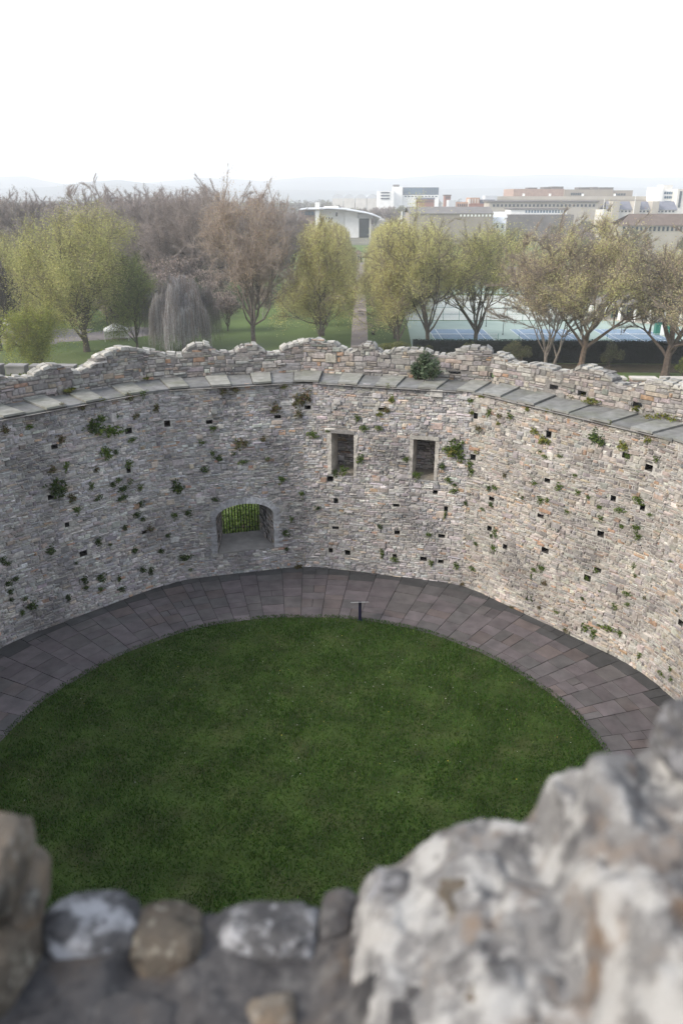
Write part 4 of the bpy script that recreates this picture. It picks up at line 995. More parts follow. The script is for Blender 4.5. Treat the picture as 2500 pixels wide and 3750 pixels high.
TUFTS = crop(0, 1250, .542, [(625, 560, 45, 'd'), (745, 595, 55, 'g'), (715, 745, 45, 'g'), (375, 970, 60, 'd'), (1190, 975, 40, 'd'), (920, 1165, 24, 'd'), (1175, 1160, 25, 'g'), (960, 1195, 22, 'd'), (840, 1250, 22, 'd'), (660, 1345, 28, 'd'), (340, 1405, 30, 'd'),
        (905, 1405, 22, 'd'), (1120, 1300, 22, 'd'), (1250, 1445, 34, 'f'), (45, 1495, 20, 'd'), (1015, 1540, 25, 'd'), (960, 1535, 20, 'd'), (520, 1130, 24, 'g'), (945, 1090, 24, 'd'), (1435, 750, 20, 'g'), (1475, 785, 20, 'd'), (890, 660, 20, 'g'), (780, 740, 22, 'd'),
        (870, 820, 25, 'g'), (945, 980, 20, 'g'), (690, 515, 24, 'g'), (780, 500, 20, 'd'), (915, 500, 20, 'r'), (1365, 675, 20, 'g'), (1440, 580, 20, 'g'), (800, 930, 22, 'g'), (880, 940, 20, 'g'), (760, 960, 22, 'd'), (650, 860, 24, 'r'), (615, 970, 20, 'g'),
        (830, 985, 28, 'f'), (1010, 1255, 28, 'r'), (690, 390, 20, 'y'), (200, 570, 24, 'g'), (30, 590, 28, 'r'), (410, 655, 24, 'r'), (350, 860, 24, 'r'), (445, 830, 20, 't'), (420, 425, 20, 'r'), (550, 440, 22, 'r'), (870, 370, 30, 'r'), (960, 345, 22, 'g'),
        (1045, 440, 24, 'r'), (1380, 855, 26, 'd'), (820, 1050, 26, 'f'), (660, 1050, 24, 'f'), (1270, 1150, 24, 'd'), (1450, 1060, 18, 'd'), (485, 1050, 28, 'r'), (420, 990, 26, 'd')]) + \
    crop(0, 1850, .542, [(680, 480, 30, 'd'), (565, 495, 26, 'd'), (575, 550, 22, 'd'), (800, 490, 22, 'd'), (820, 560, 26, 'd'), (455, 615, 28, 'd'), (680, 560, 18, 'g'), (210, 670, 34, 'd'), (50, 520, 20, 'd'), (65, 570, 20, 'd'), (70, 630, 20, 'd'),
        (165, 625, 16, 'd'), (150, 720, 20, 't'), (15, 360, 24, 'd'), (740, 262, 16, 'd'), (1080, 300, 20, 'd'), (1295, 430, 14, 'g'), (515, 385, 14, 'd'), (100, 490, 16, 'd')]) + \
    crop(800, 1250, .542, [(960, 785, 30, 't'), (1555, 720, 35, 'g'), (850, 862, 36, 'g'), (790, 880, 24, 'd'), (560, 1015, 22, 'g'), (165, 810, 22, 'g'), (430, 925, 22, 'g'), (640, 620, 24, 'g'), (985, 580, 26, 'g'), (1085, 580, 24, 'g'), (940, 510, 22, 'g'), (1090, 485, 22, 'y'),
        (600, 360, 40, 'r'), (540, 385, 38, 'r'), (380, 445, 36, 'r'), (540, 480, 34, 'r'), (1270, 790, 20, 'g'), (1510, 835, 26, 'd'), (1420, 1300, 22, 'g'), (1105, 1430, 22, 't'), (490, 1190, 18, 't'), (455, 1285, 22, 'd'), (460, 1395, 16, 'd'),
        (1090, 1245, 20, 'd'), (1435, 1490, 20, 't'), (1555, 930, 22, 'g'), (1530, 1165, 20, 't'), (670, 1115, 24, 'f'), (540, 1510, 26, 'r'), (1340, 895, 24, 'g'), (30, 330, 28, 'r'), (110, 320, 22, 'r'), (440, 295, 20, 'y'), (1145, 300, 16, 'y'), (1170, 385, 24, 'y'),
        (1130, 460, 24, 'r'), (740, 600, 16, 'g'), (100, 755, 18, 'g'), (300, 655, 20, 'r'), (150, 680, 34, 'r'), (335, 790, 18, 'g'), (1190, 1470, 24, 'g'), (5, 785, 22, 'd')]) + \
    crop(1650, 1250, .542, [(45, 700, 50, 'g'), (70, 770, 34, 'g'), (20, 740, 36, 'y'), (220, 365, 18, 'y'), (405, 500, 22, 'g'), (265, 470, 22, 'g'), (570, 600, 28, 'y'), (640, 660, 36, 'y'), (970, 635, 34, 'd'), (1015, 670, 36, 'd'), (1170, 700, 30, 'y'), (740, 770, 18, 'g'),
        (650, 775, 20, 'g'), (605, 740, 16, 'g'), (145, 815, 22, 'g'), (155, 868, 24, 'g'), (185, 740, 18, 'y'), (735, 975, 22, 'g'), (860, 1015, 18, 'g'), (607, 1065, 20, 'g'), (655, 1070, 18, 't'), (1005, 1115, 18, 'g'), (1275, 1068, 34, 'g'), (1145, 1135, 24, 'g'),
        (1015, 1190, 24, 'g'), (1260, 1250, 32, 'g'), (1270, 1310, 26, 'g'), (1155, 1245, 16, 'g'), (300, 985, 18, 'g'), (260, 985, 20, 'd'), (300, 1275, 18, 'g'), (305, 1312, 18, 'g'), (275, 1308, 18, 'd'), (295, 1390, 24, 'g'), (175, 1360, 16, 'd'), (615, 1525, 28, 'g'),
        (40, 1500, 22, 'g'), (155, 1530, 20, 'g'), (1245, 1510, 18, 't'), (1395, 785, 18, 'g'), (1335, 660, 20, 'y'), (1075, 550, 16, 'y'), (200, 580, 26, 'r'), (140, 390, 20, 'g'), (325, 550, 14, 'y'), (25, 1000, 24, 'g'), (25, 962, 20, 'd'), (1195, 770, 22, 'g'),
        (520, 450, 18, 'y'), (660, 460, 16, 'y'), (365, 900, 16, 'r'), (840, 900, 14, 'g'), (565, 950, 18, 'g'), (220, 1130, 14, 'g'), (485, 1055, 14, 'd'), (790, 1145, 16, 'g'), (930, 1050, 16, 'g'), (1355, 1165, 14, 'g'), (145, 470, 20, 'y'), (335, 500, 20, 'r'), (100, 1075, 16, 'd'), (275, 1095, 20, 'd')]) + \
    crop(1650, 1900, .542, [(910, 725, 22, 'g'), (965, 760, 28, 'g'), (1072, 735, 34, 'g'), (1005, 715, 16, 'g'), (1145, 765, 18, 't'), (1295, 905, 20, 't'), (1200, 975, 34, 'r'), (1428, 1040, 22, 'g'), (1490, 1080, 14, 'g'), (545, 538, 16, 'd'), (512, 535, 12, 'd'),
        (600, 595, 16, 'r'), (715, 622, 18, 'g'), (890, 535, 16, 'd'), (1112, 585, 20, 'g'), (1200, 570, 18, 'g'), (1195, 495, 20, 'g'), (1250, 375, 14, 'g'), (545, 380, 14, 't'), (565, 342, 14, 'g'), (635, 430, 20, 'r'), (415, 592, 20, 'r'), (785, 750, 22, 'r'),
        (1008, 490, 12, 'g'), (1325, 520, 14, 'r'), (1525, 610, 12, 'd'), (1485, 1010, 14, 'g'), (985, 345, 18, 'g'), (925, 400, 18, 'g'), (95, 430, 18, 'r'), (1498, 285, 14, 'g')])
WHERE = {3: 'on the wall left of the barred arch', 4: 'on the wall around the barred arch', 5: 'on the wall with two openings', 6: 'on the wall right of both openings', 7: 'on the wall at the far right'}
LOOK = {'g': 'green', 'd': 'dark green', 'y': 'yellow green', 'r': 'brownish', 't': 'tall narrow green', 'f': 'flat dark green'}
mesh_cache = {}
trng = np.random.default_rng(9)
for px, py, r, kd in TUFTS:
    got = facet_of(px, py)
    if got is None: continue
    i, s, z = got; f = FAC[i]; kx = int(trng.integers(0, 3)); key = (kd, kx)
    P = np.array(f.p(s, z, -.02))
    rad = r * .542 * np.linalg.norm(P[:2]) / F_PX * 1.28
    if key not in mesh_cache:
        o = KIND[kd][kx].build('wall_weed', M['weed']); mesh_cache[key] = o
    else:
        o = mesh_cache[key].copy(); COL.objects.link(o)
    o.name = 'wall_weed'
    hgt = 'low' if z < 2.2 else ('midway' if z < 5.2 else 'high')
    size = 'large' if r >= 34 else ('small' if r < 19 else 'medium')
    tag(o, f'{size} {LOOK[kd]} weed tuft {hgt} {WHERE[i]}', 'weed', f'{size} {LOOK[kd]} weeds {hgt} {WHERE[i]}')
    o.location = P; o.rotation_euler = (trng.normal(0, .15), trng.normal(0, .2), math.atan2(f.t[1], f.t[0])); o.scale = (rad * trng.uniform(.75, 1.3), rad * .8, rad * trng.uniform(.75, 1.3))
def on_walk(px, py, z=7.75): return on_ground(px, py, z)
p = on_walk(1553, 1425, 7.4); bush('wall_shrub', 'large grey green shrub growing from the wall walk above the right opening', p[0], p[1] + .25, 7.2, .95, 1.7, [(.11, .15, .095), (.08, .115, .07), (.14, .17, .11), (.06, .09, .045)], 1500, .11, seed=21)
p = on_walk(423, 1375); bush('wall_ivy', 'light green ivy hanging over the parapet near the left end', p[0], p[1] - .05, 7.75, 1.5, 1.0, [(.13, .16, .04), (.09, .13, .03), (.16, .17, .05)], 1300, .10, cat='ivy', seed=22)
p = on_walk(70, 1425); bush('wall_ivy', 'small olive green plant in the parapet at the far left', p[0], p[1] + .2, 7.8, .7, .5, [(.13, .15, .05), (.10, .12, .04)], 450, .09, cat='ivy', seed=23)
for kx, (px, py, w, lab) in enumerate([(2110, 1452, .8, 'low moss and weeds along the parapet foot between two right hand slabs'), (2160, 1470, .7, 'grassy weeds in the gap beside a pale slab on the right walk'),
        (2425, 1527, 1.1, 'thick green weeds on the slabs at the right end of the wall walk'), (2330, 1500, .5, 'single weed clump below a dark hole in the right parapet'), (2020, 1385, .5, 'yellow weeds on the right parapet face'),
        (530, 1380, .5, 'mossy weeds at the foot of the parapet beside the ivy'), (1090, 1335, .45, 'yellow green moss patch on the middle of the parapet'), (1150, 1342, .4, 'small upright moss tuft on the parapet above the dark slabs'), (250, 1430, .5, 'green weeds in a gap of the left wall walk')]):
    p = on_walk(px, py, 7.8); bush('walk_weed', lab, p[0], p[1], 7.72, w, .22, WY, 260, .07, cat='weed', seed=30 + kx, stems=False)

# hedge below the courts
def hedge(label, x0, y0, x1, y1, H, T, n, cols, seed, core):
    rg = np.random.default_rng(seed); L = math.hypot(x1 - x0, y1 - y0); t = thing('hedge', label, 'hedge', (x0, y0, GZ), math.atan2(y1 - y0, x1 - x0))
    b = MB(); nn = int(L / .8)
    xs = np.linspace(0, L, nn + 1); hv = H + np.convolve(rg.normal(0, .10, nn + 3), np.ones(3) / 3, 'valid')
    for k in range(nn): b.hexa([(xs[k], -T / 2, -.1), (xs[k + 1], -T / 2, -.1), (xs[k + 1], T / 2, -.1), (xs[k], T / 2, -.1), (xs[k], -T / 2 + .1, hv[k] - .1), (xs[k + 1], -T / 2 + .1, hv[k + 1] - .1), (xs[k + 1], T / 2 - .1, hv[k + 1] - .1), (xs[k], T / 2 - .1, hv[k] - .1)], core)
    b.build('inner_twigs', M['leaf'], t)
    P = np.c_[rg.uniform(0, L, n), np.full(n, -T / 2) + rg.normal(-.03, .08, n), rg.uniform(0, H, n)]; k2 = n // 4
    P[:k2, 1] = rg.uniform(-T / 2, T / 2, k2); P[:k2, 2] = H + rg.normal(0, .08, k2)
    c = MB(); leaves(c, P, .19, cols, rg); c.build('foliage', M['leaf'], t)
hedge('tall very dark clipped hedge along the blue tennis courts', 11.5, 124.5, 75, 122.5, 3.4, 1.4, 26000, [(.010, .020, .016), (.016, .028, .020), (.008, .014, .012)], 71, (.008, .012, .010))

# ------------------------------------------------------------------ park surfaces
def sheet(name, pts, mat, z, kind='structure'):
    b = MB(); b.add([(x, y, GZ + z) for x, y in pts], [tuple(range(len(pts)))] if len(pts) == 4 else [(0, k, k + 1) for k in range(1, len(pts) - 1)]); return tag(b.build(name, mat), kind=kind)
n = 30; Ys = np.linspace(60, 322, n); rp_ = np.random.default_rng(4)
b = MB(); wl_ = 1.55 + rp_.normal(0, .04, n); wr_ = 1.55 + rp_.normal(0, .04, n)
V = np.r_[np.c_[PX(Ys) - wl_, Ys, np.full(n, GZ + .012)], np.c_[PX(Ys) + wr_, Ys, np.full(n, GZ + .012)]]; kk = np.arange(n - 1)
b.add(V, np.c_[kk, kk + n, kk + n + 1, kk + 1]); tag(b.build('long_path', M['gravel']), kind='structure')
sheet('cross_path', [(-60, 318), (60, 320), (60, 324), (-60, 322)], M['gravel'], .02)
sheet('stream', [(14, 116.6), (90, 114.8), (90, 121.0), (14, 123)], M['water'], .015)
sheet('road', [(-140, 138), (-52, 140), (-50, 157), (-140, 163)], M['tarmac'], .012)
sheet('road', [(-58, 140), (-40, 146), (-30, 158), (-44, 160)], M['tarmac'], .008)
# courts: green surround, pale bowling surface, blue playing areas with white lines
sheet('court_surround', [(12, 127), (96, 126), (96, 168), (14, 168)], M['court_green'], .012)
sheet('pale_court', [(14, 169), (70, 168.5), (80, 212), (16, 214)], M['court_pale'], .016)
sheet('far_court', [(16, 217), (66, 216), (70, 236), (17, 238)], M['court_green'], .012)
sheet('car_park', [(20, 240), (130, 232), (140, 300), (20, 304)], M['tarmac'], .012)
ln = MB()
for k, x0 in enumerate((17.5, 34.0, 50.5, 67.0)):
    x1 = x0 + 11
    sheet('tennis_court', [(x0, 133), (x1, 133), (x1, 156.8), (x0, 156.8)], M['court_blue'], .018)
    Z = GZ + .024
    for (a, b_, c, d) in ((x0, x1, 133, 133.1), (x0, x1, 156.7, 156.8), (x0 + 1.4, x1 - 1.4, 138.5, 138.6), (x0 + 1.4, x1 - 1.4, 151.2, 151.3)): ln.quad((a, c, Z), (b_, c, Z), (b_, d, Z), (a, d, Z))
    for x in (x0, x0 + 1.4, (x0 + x1) / 2, x1 - 1.4, x1): ln.quad((x - .05, 133, Z + .002), (x + .05, 133, Z + .002), (x + .05, 156.8, Z + .002), (x - .05, 156.8, Z + .002))
tag(ln.build('court_lines', M['line']), kind='structure')
for k, x0 in enumerate((17.5, 34.0, 50.5, 67.0)):
    t = thing('tennis_net', ['low dark tennis net on the blue court nearest the path', 'dark tennis net on the second blue court from the path', 'dark tennis net across the blue court between the two trunks', 'dark tennis net on the rightmost blue court'][k], 'tennis net', (x0 + 5.5, 144.9, GZ))
    b = MB(); [b.tube([(-6.2, 0, z_), (6.2, 0, z_)], [.006, .006], 3) for z_ in np.arange(.08, .98, .1)]; [b.tube([(x_, 0, .05), (x_, 0, .98)], [.005, .005], 3) for x_ in np.arange(-6.1, 6.2, .2)]; b.build('mesh_net', plain('net_mesh', (.05, .06, .06), .9), t)
    b = MB(); b.box(-6.2, 6.2, -.03, .03, .985, 1.05); b.build('head_band', M['line'], t)
    for sx in (-1, 1): b = MB(); b.cyl(sx * 6.3, 0, 0, 1.08, .05, 8); b.build('post', M['greenpaint'], t)
# wire fence of the courts: posts and rails
def wire_fence(label, pts, H, step=3.2):
    t = thing('wire_fence', label, 'fence', (*pts[0], GZ)); o = np.array(pts[0]); 
    for (a, b_) in zip(pts[:-1], pts[1:]):
        a, b_ = np.array(a) - o, np.array(b_) - o; L = np.hypot(*(b_ - a)); nn = max(int(L / step), 1)
        r_ = MB()
        for z in (.1, H / 2, H): r_.tube([(*a, z), (*b_, z)], [.028, .028], 4)
        w_ = MB()
        for z in np.arange(.3, H, .3): w_.tube([(*a, z), (*b_, z)], [.004, .004], 3)
        r_.build('rail', M['greenpaint'], t); w_.build('wire_mesh', M['iron'], t)
        for k in range(nn + 1):
            p_ = a + (b_ - a) * k / nn; q2 = MB(); q2.cyl(p_[0], p_[1], 0, H, .045, 6); q2.build('post', M['greenpaint'], t)
wire_fence('tall green wire fence between the blue courts and the hedge', [(15, 128), (94, 127)], 3.0)
wire_fence('green wire fence between the blue courts and the pale court', [(15, 168), (56, 168)], 2.8)
wire_fence('low dark fence across the lawn at the far end of the courts', [(16, 215.5), (46, 215.5)], 2.6)
def pole(label, x, y, H, r, mat, head=True, cat='lamp post', name='lamp_post'):
    t = thing(name, label, cat, (x, y, GZ)); b = MB(); b.tube([(0, 0, 0), (0, 0, H * .6), (0, 0, H)], [r, r * .8, r * .6], 8); b.build('pole', mat, t)
    b = MB(); b.cyl(0, 0, 0, .25, r * 1.8, 10); b.build('base', mat, t)
    if head: b = MB(); b.box(-.42, .42, -.14, .10, H - .02, H + .13); b.build('lamp_head', mat, t)
for lab, dx, dy, Y, H in (('dark floodlight pole on the blue court near the middle', 1155, 790, 150, 6.5), ('dark floodlight pole right of the leaning trunk on the court', 1427, 786, 150, 6.5), ('dark floodlight pole behind the vase shaped tree', 1115, 770, 160, 6.5)):
    g = at_depth(dx * DS, 1200, Y); pole(lab, g[0], Y, H, .06, M['iron'])
g = at_depth(1408 * DS, 1100, 172); pole('green post beside the white pavilion columns', g[0], 172, 4.6, .10, M['greenpaint'], head=False, cat='post', name='green_post')

# pavilion with white columns and hipped grey roof
gx0, gx1 = at_depth(1390 * DS, 1100, 176)[0], at_depth(1535 * DS, 1100, 160)[0]
pv = thing('pavilion', 'sports pavilion with a low grey hipped roof on white columns', 'pavilion', (64.5, 170, GZ), math.radians(-33))
b = MB(); b.add([(-10, -4.5, 3.3), (10, -4.5, 3.3), (10, 4.5, 3.3), (-10, 4.5, 3.3), (-5.5, 0, 6.2), (5.5, 0, 6.2)], [(0, 1, 5, 4), (2, 3, 4, 5)]); b.add([(-10, -4.5, 3.3), (-10, 4.5, 3.3), (-5.5, 0, 6.2), (10, -4.5, 3.3), (10, 4.5, 3.3), (5.5, 0, 6.2)], [(0, 2, 1), (3, 4, 5)])
b.box(-10, 10, -4.5, 4.5, 3.1, 3.295); b.build('roof', M['greyroof'], pv)
b = MB(); b.box(-9.2, 9.2, -.5, 3.9, 0, 3.1); b.build('wall', M['offwhite'], pv)
for k in range(7): b = MB(); b.box(-9.3 + k * 3.1 - .28, -9.3 + k * 3.1 + .28, -4.1, -3.6, 0, 3.1); b.build('column', M['white'], pv)
for k in range(6): b = MB(); b.box(-8.6 + k * 3.1 - .0, -8.6 + k * 3.1 + 1.5, -.56, -.504, .2, 2.5); b.build('window' if k % 2 else 'door', M['glass'], pv)
b = MB(); b.box(-10.5, 10.5, -5.2, 4.5, -.05, .12); b.build('terrace', M['coping'], pv)
kt = thing('kiosk', 'small dark green wooden kiosk right of the pavilion terrace', 'kiosk', (62.0, 150.5, GZ), -.2)
b = MB(); b.box(-1.3, 1.3, -1, 1, 0, 2.5); b.build('wall', M['greenpaint'], kt); b = MB(); b.add([(-1.5, -1.2, 2.5), (1.5, -1.2, 2.5), (1.5, 1.2, 2.5), (-1.5, 1.2, 2.5), (-1.5, 0, 3.2), (1.5, 0, 3.2)], [(0, 1, 5, 4), (2, 3, 4, 5)]); b.add([(-1.5, -1.2, 2.5), (-1.5, 1.2, 2.5), (-1.5, 0, 3.2), (1.5, -1.2, 2.5), (1.5, 1.2, 2.5), (1.5, 0, 3.2)], [(0, 2, 1), (3, 4, 5)]); b.build('roof', M['greyroof'], kt)
b = MB(); b.box(-.4, .4, -1.05, -1.003, 0, 2.0); b.build('door', M['white'], kt)

# cars
def make_car(paint):
    t = thing('parked_car', None, 'car')
    b = MB(); pr = [(-2.1, .32), (2.1, .32), (2.15, .70), (1.15, .86), (-1.85, .92), (-2.12, .75)]
    def ext(pr, w):
        n = len(pr); V = [(x, -w, z) for x, z in pr] + [(x, w, z) for x, z in pr]; b.add(V, [(k, (k + 1) % n, n + (k + 1) % n, n + k) for k in range(n)])
        for s in (0, n): b.add(V[s:s + n], [(0, k, k + 1) for k in range(1, n - 1)])
    ext(pr, .86); b.build('body', paint, t)
    b = MB(); b.hexa([(-1.75, -.78, .90), (1.10, -.78, .86), (1.10, .78, .86), (-1.75, .78, .90), (-1.30, -.62, 1.40), (.35, -.62, 1.40), (.35, .62, 1.40), (-1.30, .62, 1.40)]); b.build('window', M['glass'], t)
    b = MB(); b.hexa([(-1.36, -.66, 1.405), (.40, -.66, 1.405), (.40, .66, 1.405), (-1.36, .66, 1.405), (-1.2, -.58, 1.46), (.22, -.58, 1.46), (.22, .58, 1.46), (-1.2, .58, 1.46)]); b.build('roof', paint, t)
    for x in (-1.3, 1.32):
        for y in (-.80, .80):
            b = MB(); a = np.arange(12) * math.pi / 6; V = np.r_[np.c_[x + .32 * np.cos(a), np.full(12, y - .1), .32 + .32 * np.sin(a)], np.c_[x + .32 * np.cos(a), np.full(12, y + .1), .32 + .32 * np.sin(a)]]
            j_ = np.arange(12); b.add(V, np.c_[j_, (j_ + 1) % 12, 12 + (j_ + 1) % 12, 12 + j_]); b.add(V[:12], [(0, k, k + 1) for k in range(1, 11)]); b.add(V[12:], [(0, k, k + 1) for k in range(1, 11)]); b.build('wheel', M['tyre'], t)
    return t
CP = {'white': plain('car_white', (.74, .74, .74), .3), 'silver': plain('car_silver', (.42, .44, .47), .3, .3), 'black': plain('car_black', (.025, .025, .03), .25), 'red': plain('car_red', (.42, .07, .03), .3), 'blue': plain('car_blue', (.06, .10, .25), .3)}
car0 = {k: make_car(v) for k, v in CP.items()}; cu = {}
crg = np.random.default_rng(8)
def park(x, y, colr, rz, label, grp):
    o = car0[colr] if colr not in cu else copy_tree(car0[colr]); cu[colr] = 1
    o.location = (x, y, GZ + .02); o.rotation_euler = (0, 0, rz); tag(o, label, 'car', grp)
for ry, Y in enumerate((243, 258, 274, 292)):
    for k in range(11):
        x = 30 + k * 5.6 + (ry % 2) * 2 + crg.normal(0, .3)
        if crg.random() < .18: continue
        cl = ['white', 'silver', 'white', 'black', 'silver', 'blue', 'white'][int(crg.integers(0, 7))]
        if ry == 3 and k == 6: cl = 'red'
        rowl = ['in the row nearest the courts', 'in the second row of the car park', 'in the third row of the car park', 'in the farthest row of the car park'][ry]
        park(x, Y, cl, math.pi / 2 + crg.normal(0, .04), f'{cl} car parked {rowl} beyond the pale court', f'{cl} cars {rowl}')
park(-68, 160.5, 'white', .05, 'white car on the tarmac at the left edge of the park', None)
for o_ in [o for o in car0.values()]:
    if 'label' not in o_:
        for ch in list(o_.children): bpy.data.objects.remove(ch)
        bpy.data.objects.remove(o_)
# white marquee among the left hand trees
p = on_ground(262 * DS, 785 * DS, GZ); mq = thing('marquee', 'small white peaked tent among the left hand trees', 'tent', (p[0], p[1] + 2, GZ), .3)
b = MB(); b.add([(-2.2, -1.8, 1.9), (2.2, -1.8, 1.9), (2.2, 1.8, 1.9), (-2.2, 1.8, 1.9), (0, 0, 3.2)], [(0, 1, 4), (1, 2, 4), (2, 3, 4), (3, 0, 4)]); b.build('roof', M['white'], mq)
for sx in (-1, 1):
    for sy in (-1, 1): b = MB(); b.cyl(sx * 2.1, sy * 1.7, 0, 1.9, .05, 6); b.build('pole', M['white'], mq)
b = MB(); b.box(-2.1, 2.1, 1.68, 1.72, .1, 1.9); b.build('back_panel', M['white'], mq)
# benches and lodge along the long path
for lab, dx, dy in (('dark bench nearest the castle on the right of the path', 856, 768), ('dark bench half way along the right of the path', 851, 690), ('dark bench farthest along the right of the path', 849, 675)):
    g = on_ground(dx * DS, dy * DS, GZ); t = thing('park_bench', lab, 'bench', (g[0], g[1], GZ), math.pi / 2 + .05)
    b = MB(); b.box(-.9, .9, -.25, .25, .42, .48); b.build('seat', M['iron'], t)
    b = MB(); b.hexa([(-.9, -.28, .55), (.9, -.28, .55), (.9, -.23, .55), (-.9, -.23, .55), (-.9, -.38, .95), (.9, -.38, .95), (.9, -.33, .95), (-.9, -.33, .95)]); b.build('backrest', M['iron'], t)
    for sx in (-.8, .8): b = MB(); b.box(sx - .04, sx + .04, -.28, .25, 0, .415); b.build('leg', M['iron'], t)
g = on_ground(826 * DS, 607 * DS, GZ)
lg = thing('gate_lodge', 'small tan gatehouse with a dark doorway closing the end of the long path', 'lodge', (g[0] + .2, 327, GZ))
b = MB(); b.box(-2.2, 1.0, 0, 3, 0, 3.0); b.build('wall', M['tan'], lg); b = MB(); b.add([(-2.5, -.3, 3), (1.3, -.3, 3), (1.3, 3.3, 3), (-2.5, 3.3, 3), (-.6, 1.5, 4.6)], [(0, 1, 4), (1, 2, 4), (2, 3, 4), (3, 0, 4)]); b.build('roof', M['brownroof'], lg)
for x in (-1.6, -.5): b = MB(); b.box(x - .28, x + .28, -.05, -.003, .9, 2.2); b.build('window', M['glass'], lg)
b = MB(); b.box(.2, .8, -.05, -.003, 0, 2.2); b.build('door', M['iron'], lg)
b = MB(); b.box(1.35, 1.95, -.3, .3, 0, 2.9); b.box(1.25, 2.05, -.4, .4, 2.9, 3.1); b.build('gate_pier', M['offwhite'], lg)
bush('park_bush', 'dark bush right of the tan gatehouse at the path end', g[0] + 3.4, 326, GZ, 2.6, 2.8, [(.03, .04, .025), (.045, .05, .03)], 900, .3, seed=13)

# curtain wall with merlons down the slope
cw = thing('curtain_wall', 'grey castle curtain wall with square merlons below the round keep', 'wall', (0, 0, 0))
cwa, cwb = np.array([-62.0, 71.5]), np.array([62.0, 66.0]); Lc = np.hypot(*(cwb - cwa)); tc_ = (cwb - cwa) / Lc; ang_c = math.atan2(tc_[1], tc_[0])
def cwbox(s0, s1, d0, d1, z0, z1, name, mat, parent=cw):
    b = MB(); n_ = np.array([-tc_[1], tc_[0]]); P = []
    for z in (z0, z1):
        for (s, d) in ((s0, d0), (s1, d0), (s1, d1), (s0, d1)): q_ = cwa + tc_ * s + n_ * d; P.append((q_[0], q_[1], z))
    b.hexa(P); return b.build(name, mat, parent)
cwbox(0, Lc, 0, 1.6, GZ - .1, -1.75, 'wall', M['ashlar'])
s = 1.2; k = 0
while s < Lc - 2:
    xw = cwa[0] + tc_[0] * s
    w = 1.75 if xw < 0 else 2.2
    if abs(xw) > 20:
        mer = cwbox(s, s + w, .002, 1.0, -1.75, -.62 if xw < 0 else -1.25, 'merlon', M['ashlar'] if xw < 0 else M['brick'])
        cp = cwbox(s - .06, s + w + .06, -.06, 1.06, (-.62 if xw < 0 else -1.25) + .002, (-.62 if xw < 0 else -1.25) + .16, 'coping', M['ashlar'] if xw < 0 else M['coping'], mer)
    s += w + .55; k += 1

# ------------------------------------------------------------------ the hazy town and woods
def px_box(x0, x1, yt, Y, yb=None):
    a, b_ = at_depth(x0, yt, Y), at_depth(x1, yt, Y); zb = GZ if yb is None else at_depth(x0, yb, Y)[2]
    return a[0], b_[0], zb, a[2]
def block(t, name, x0, x1, yt, Y, dep, mat, yb=None, dy=0.0):
    X0, X1, zb, zt = px_box(x0, x1, yt, Y, yb); b = MB(); b.box(X0, X1, Y + dy, Y + dy + dep, zb, zt); return b.build(name, mat, t)
def panes(t, x0, x1, yt, yb, n, Y, mat, name='window', fill=.6, dy=-.12):
    X0, X1, zb, zt = px_box(x0, x1, yt, Y, yb); w = (X1 - X0) / n
    for k in range(n):
        b = MB(); b.box(X0 + w * (k + .5 - fill / 2), X0 + w * (k + .5 + fill / 2), Y + dy, Y - .01, zb, zt); b.build(name, mat, t)
# white college building with curved roof
Y = 520; col_b = thing('college_building', 'long white building with a sweeping curved roof and a slim square tower', 'building')
block(col_b, 'tower', 1153, 1170, 741, Y - 8, 3.2, M['white'])
block(col_b, 'wall', 1171, 1261, 768, Y, 22, M['white']); block(col_b, 'brick_wing', 1094, 1152, 771, Y - 3, 22, M['brick'])
panes(col_b, 1102, 1150, 774, 788, 4, Y - 3.4, M['blueglass'], 'clerestory', .9)
panes(col_b, 1110, 1150, 820, 826, 3, Y - 3.05, M['glass'], 'window', .9, -.15); panes(col_b, 1110, 1150, 845, 851, 3, Y - 3.05, M['glass'], 'window', .9, -.15)
block(col_b, 'upper_wall', 1186, 1240, 756, Y + 4, 14, M['white']); panes(col_b, 1228, 1236, 778, 792, 1, Y, M['glass'], 'window', .8); panes(col_b, 1180, 1220, 796, 804, 4, Y, M['glass'], 'window', .5)
RO = [(1090, 768), (1120, 764), (1160, 764), (1206, 762), (1260, 765), (1300, 772), (1345, 780), (1375, 789), (1398, 799)]
b = MB(); R = [at_depth(x, y, Y - 10) for x, y in RO]
for a, c in zip(R[:-1], R[1:]):
    b.hexa([(a[0], Y - 10, a[2] - .5), (c[0], Y - 10, c[2] - .5), (c[0], Y + 22, c[2] - .5), (a[0], Y + 22, a[2] - .5), (a[0], Y - 10, a[2]), (c[0], Y - 10, c[2]), (c[0], Y + 22, c[2] + .2), (a[0], Y + 22, a[2] + .2)])
b.build('curved_roof', M['metal'], col_b)
block(col_b, 'hall_wall', 1262, 1309, 774, Y - 2, 20, M['white']); block(col_b, 'grey_gable', 1310, 1365, 782, Y - 2.2, 20, M['metal'], 800)
block(col_b, 'glass_front', 1314, 1352, 800, Y - 1, 18, M['glass']); block(col_b, 'pillar', 1352, 1358, 800, Y - 6, 1.5, M['offwhite'])
block(col_b, 'foyer', 1262, 1314, 800, Y - 3, 18, M['white'])
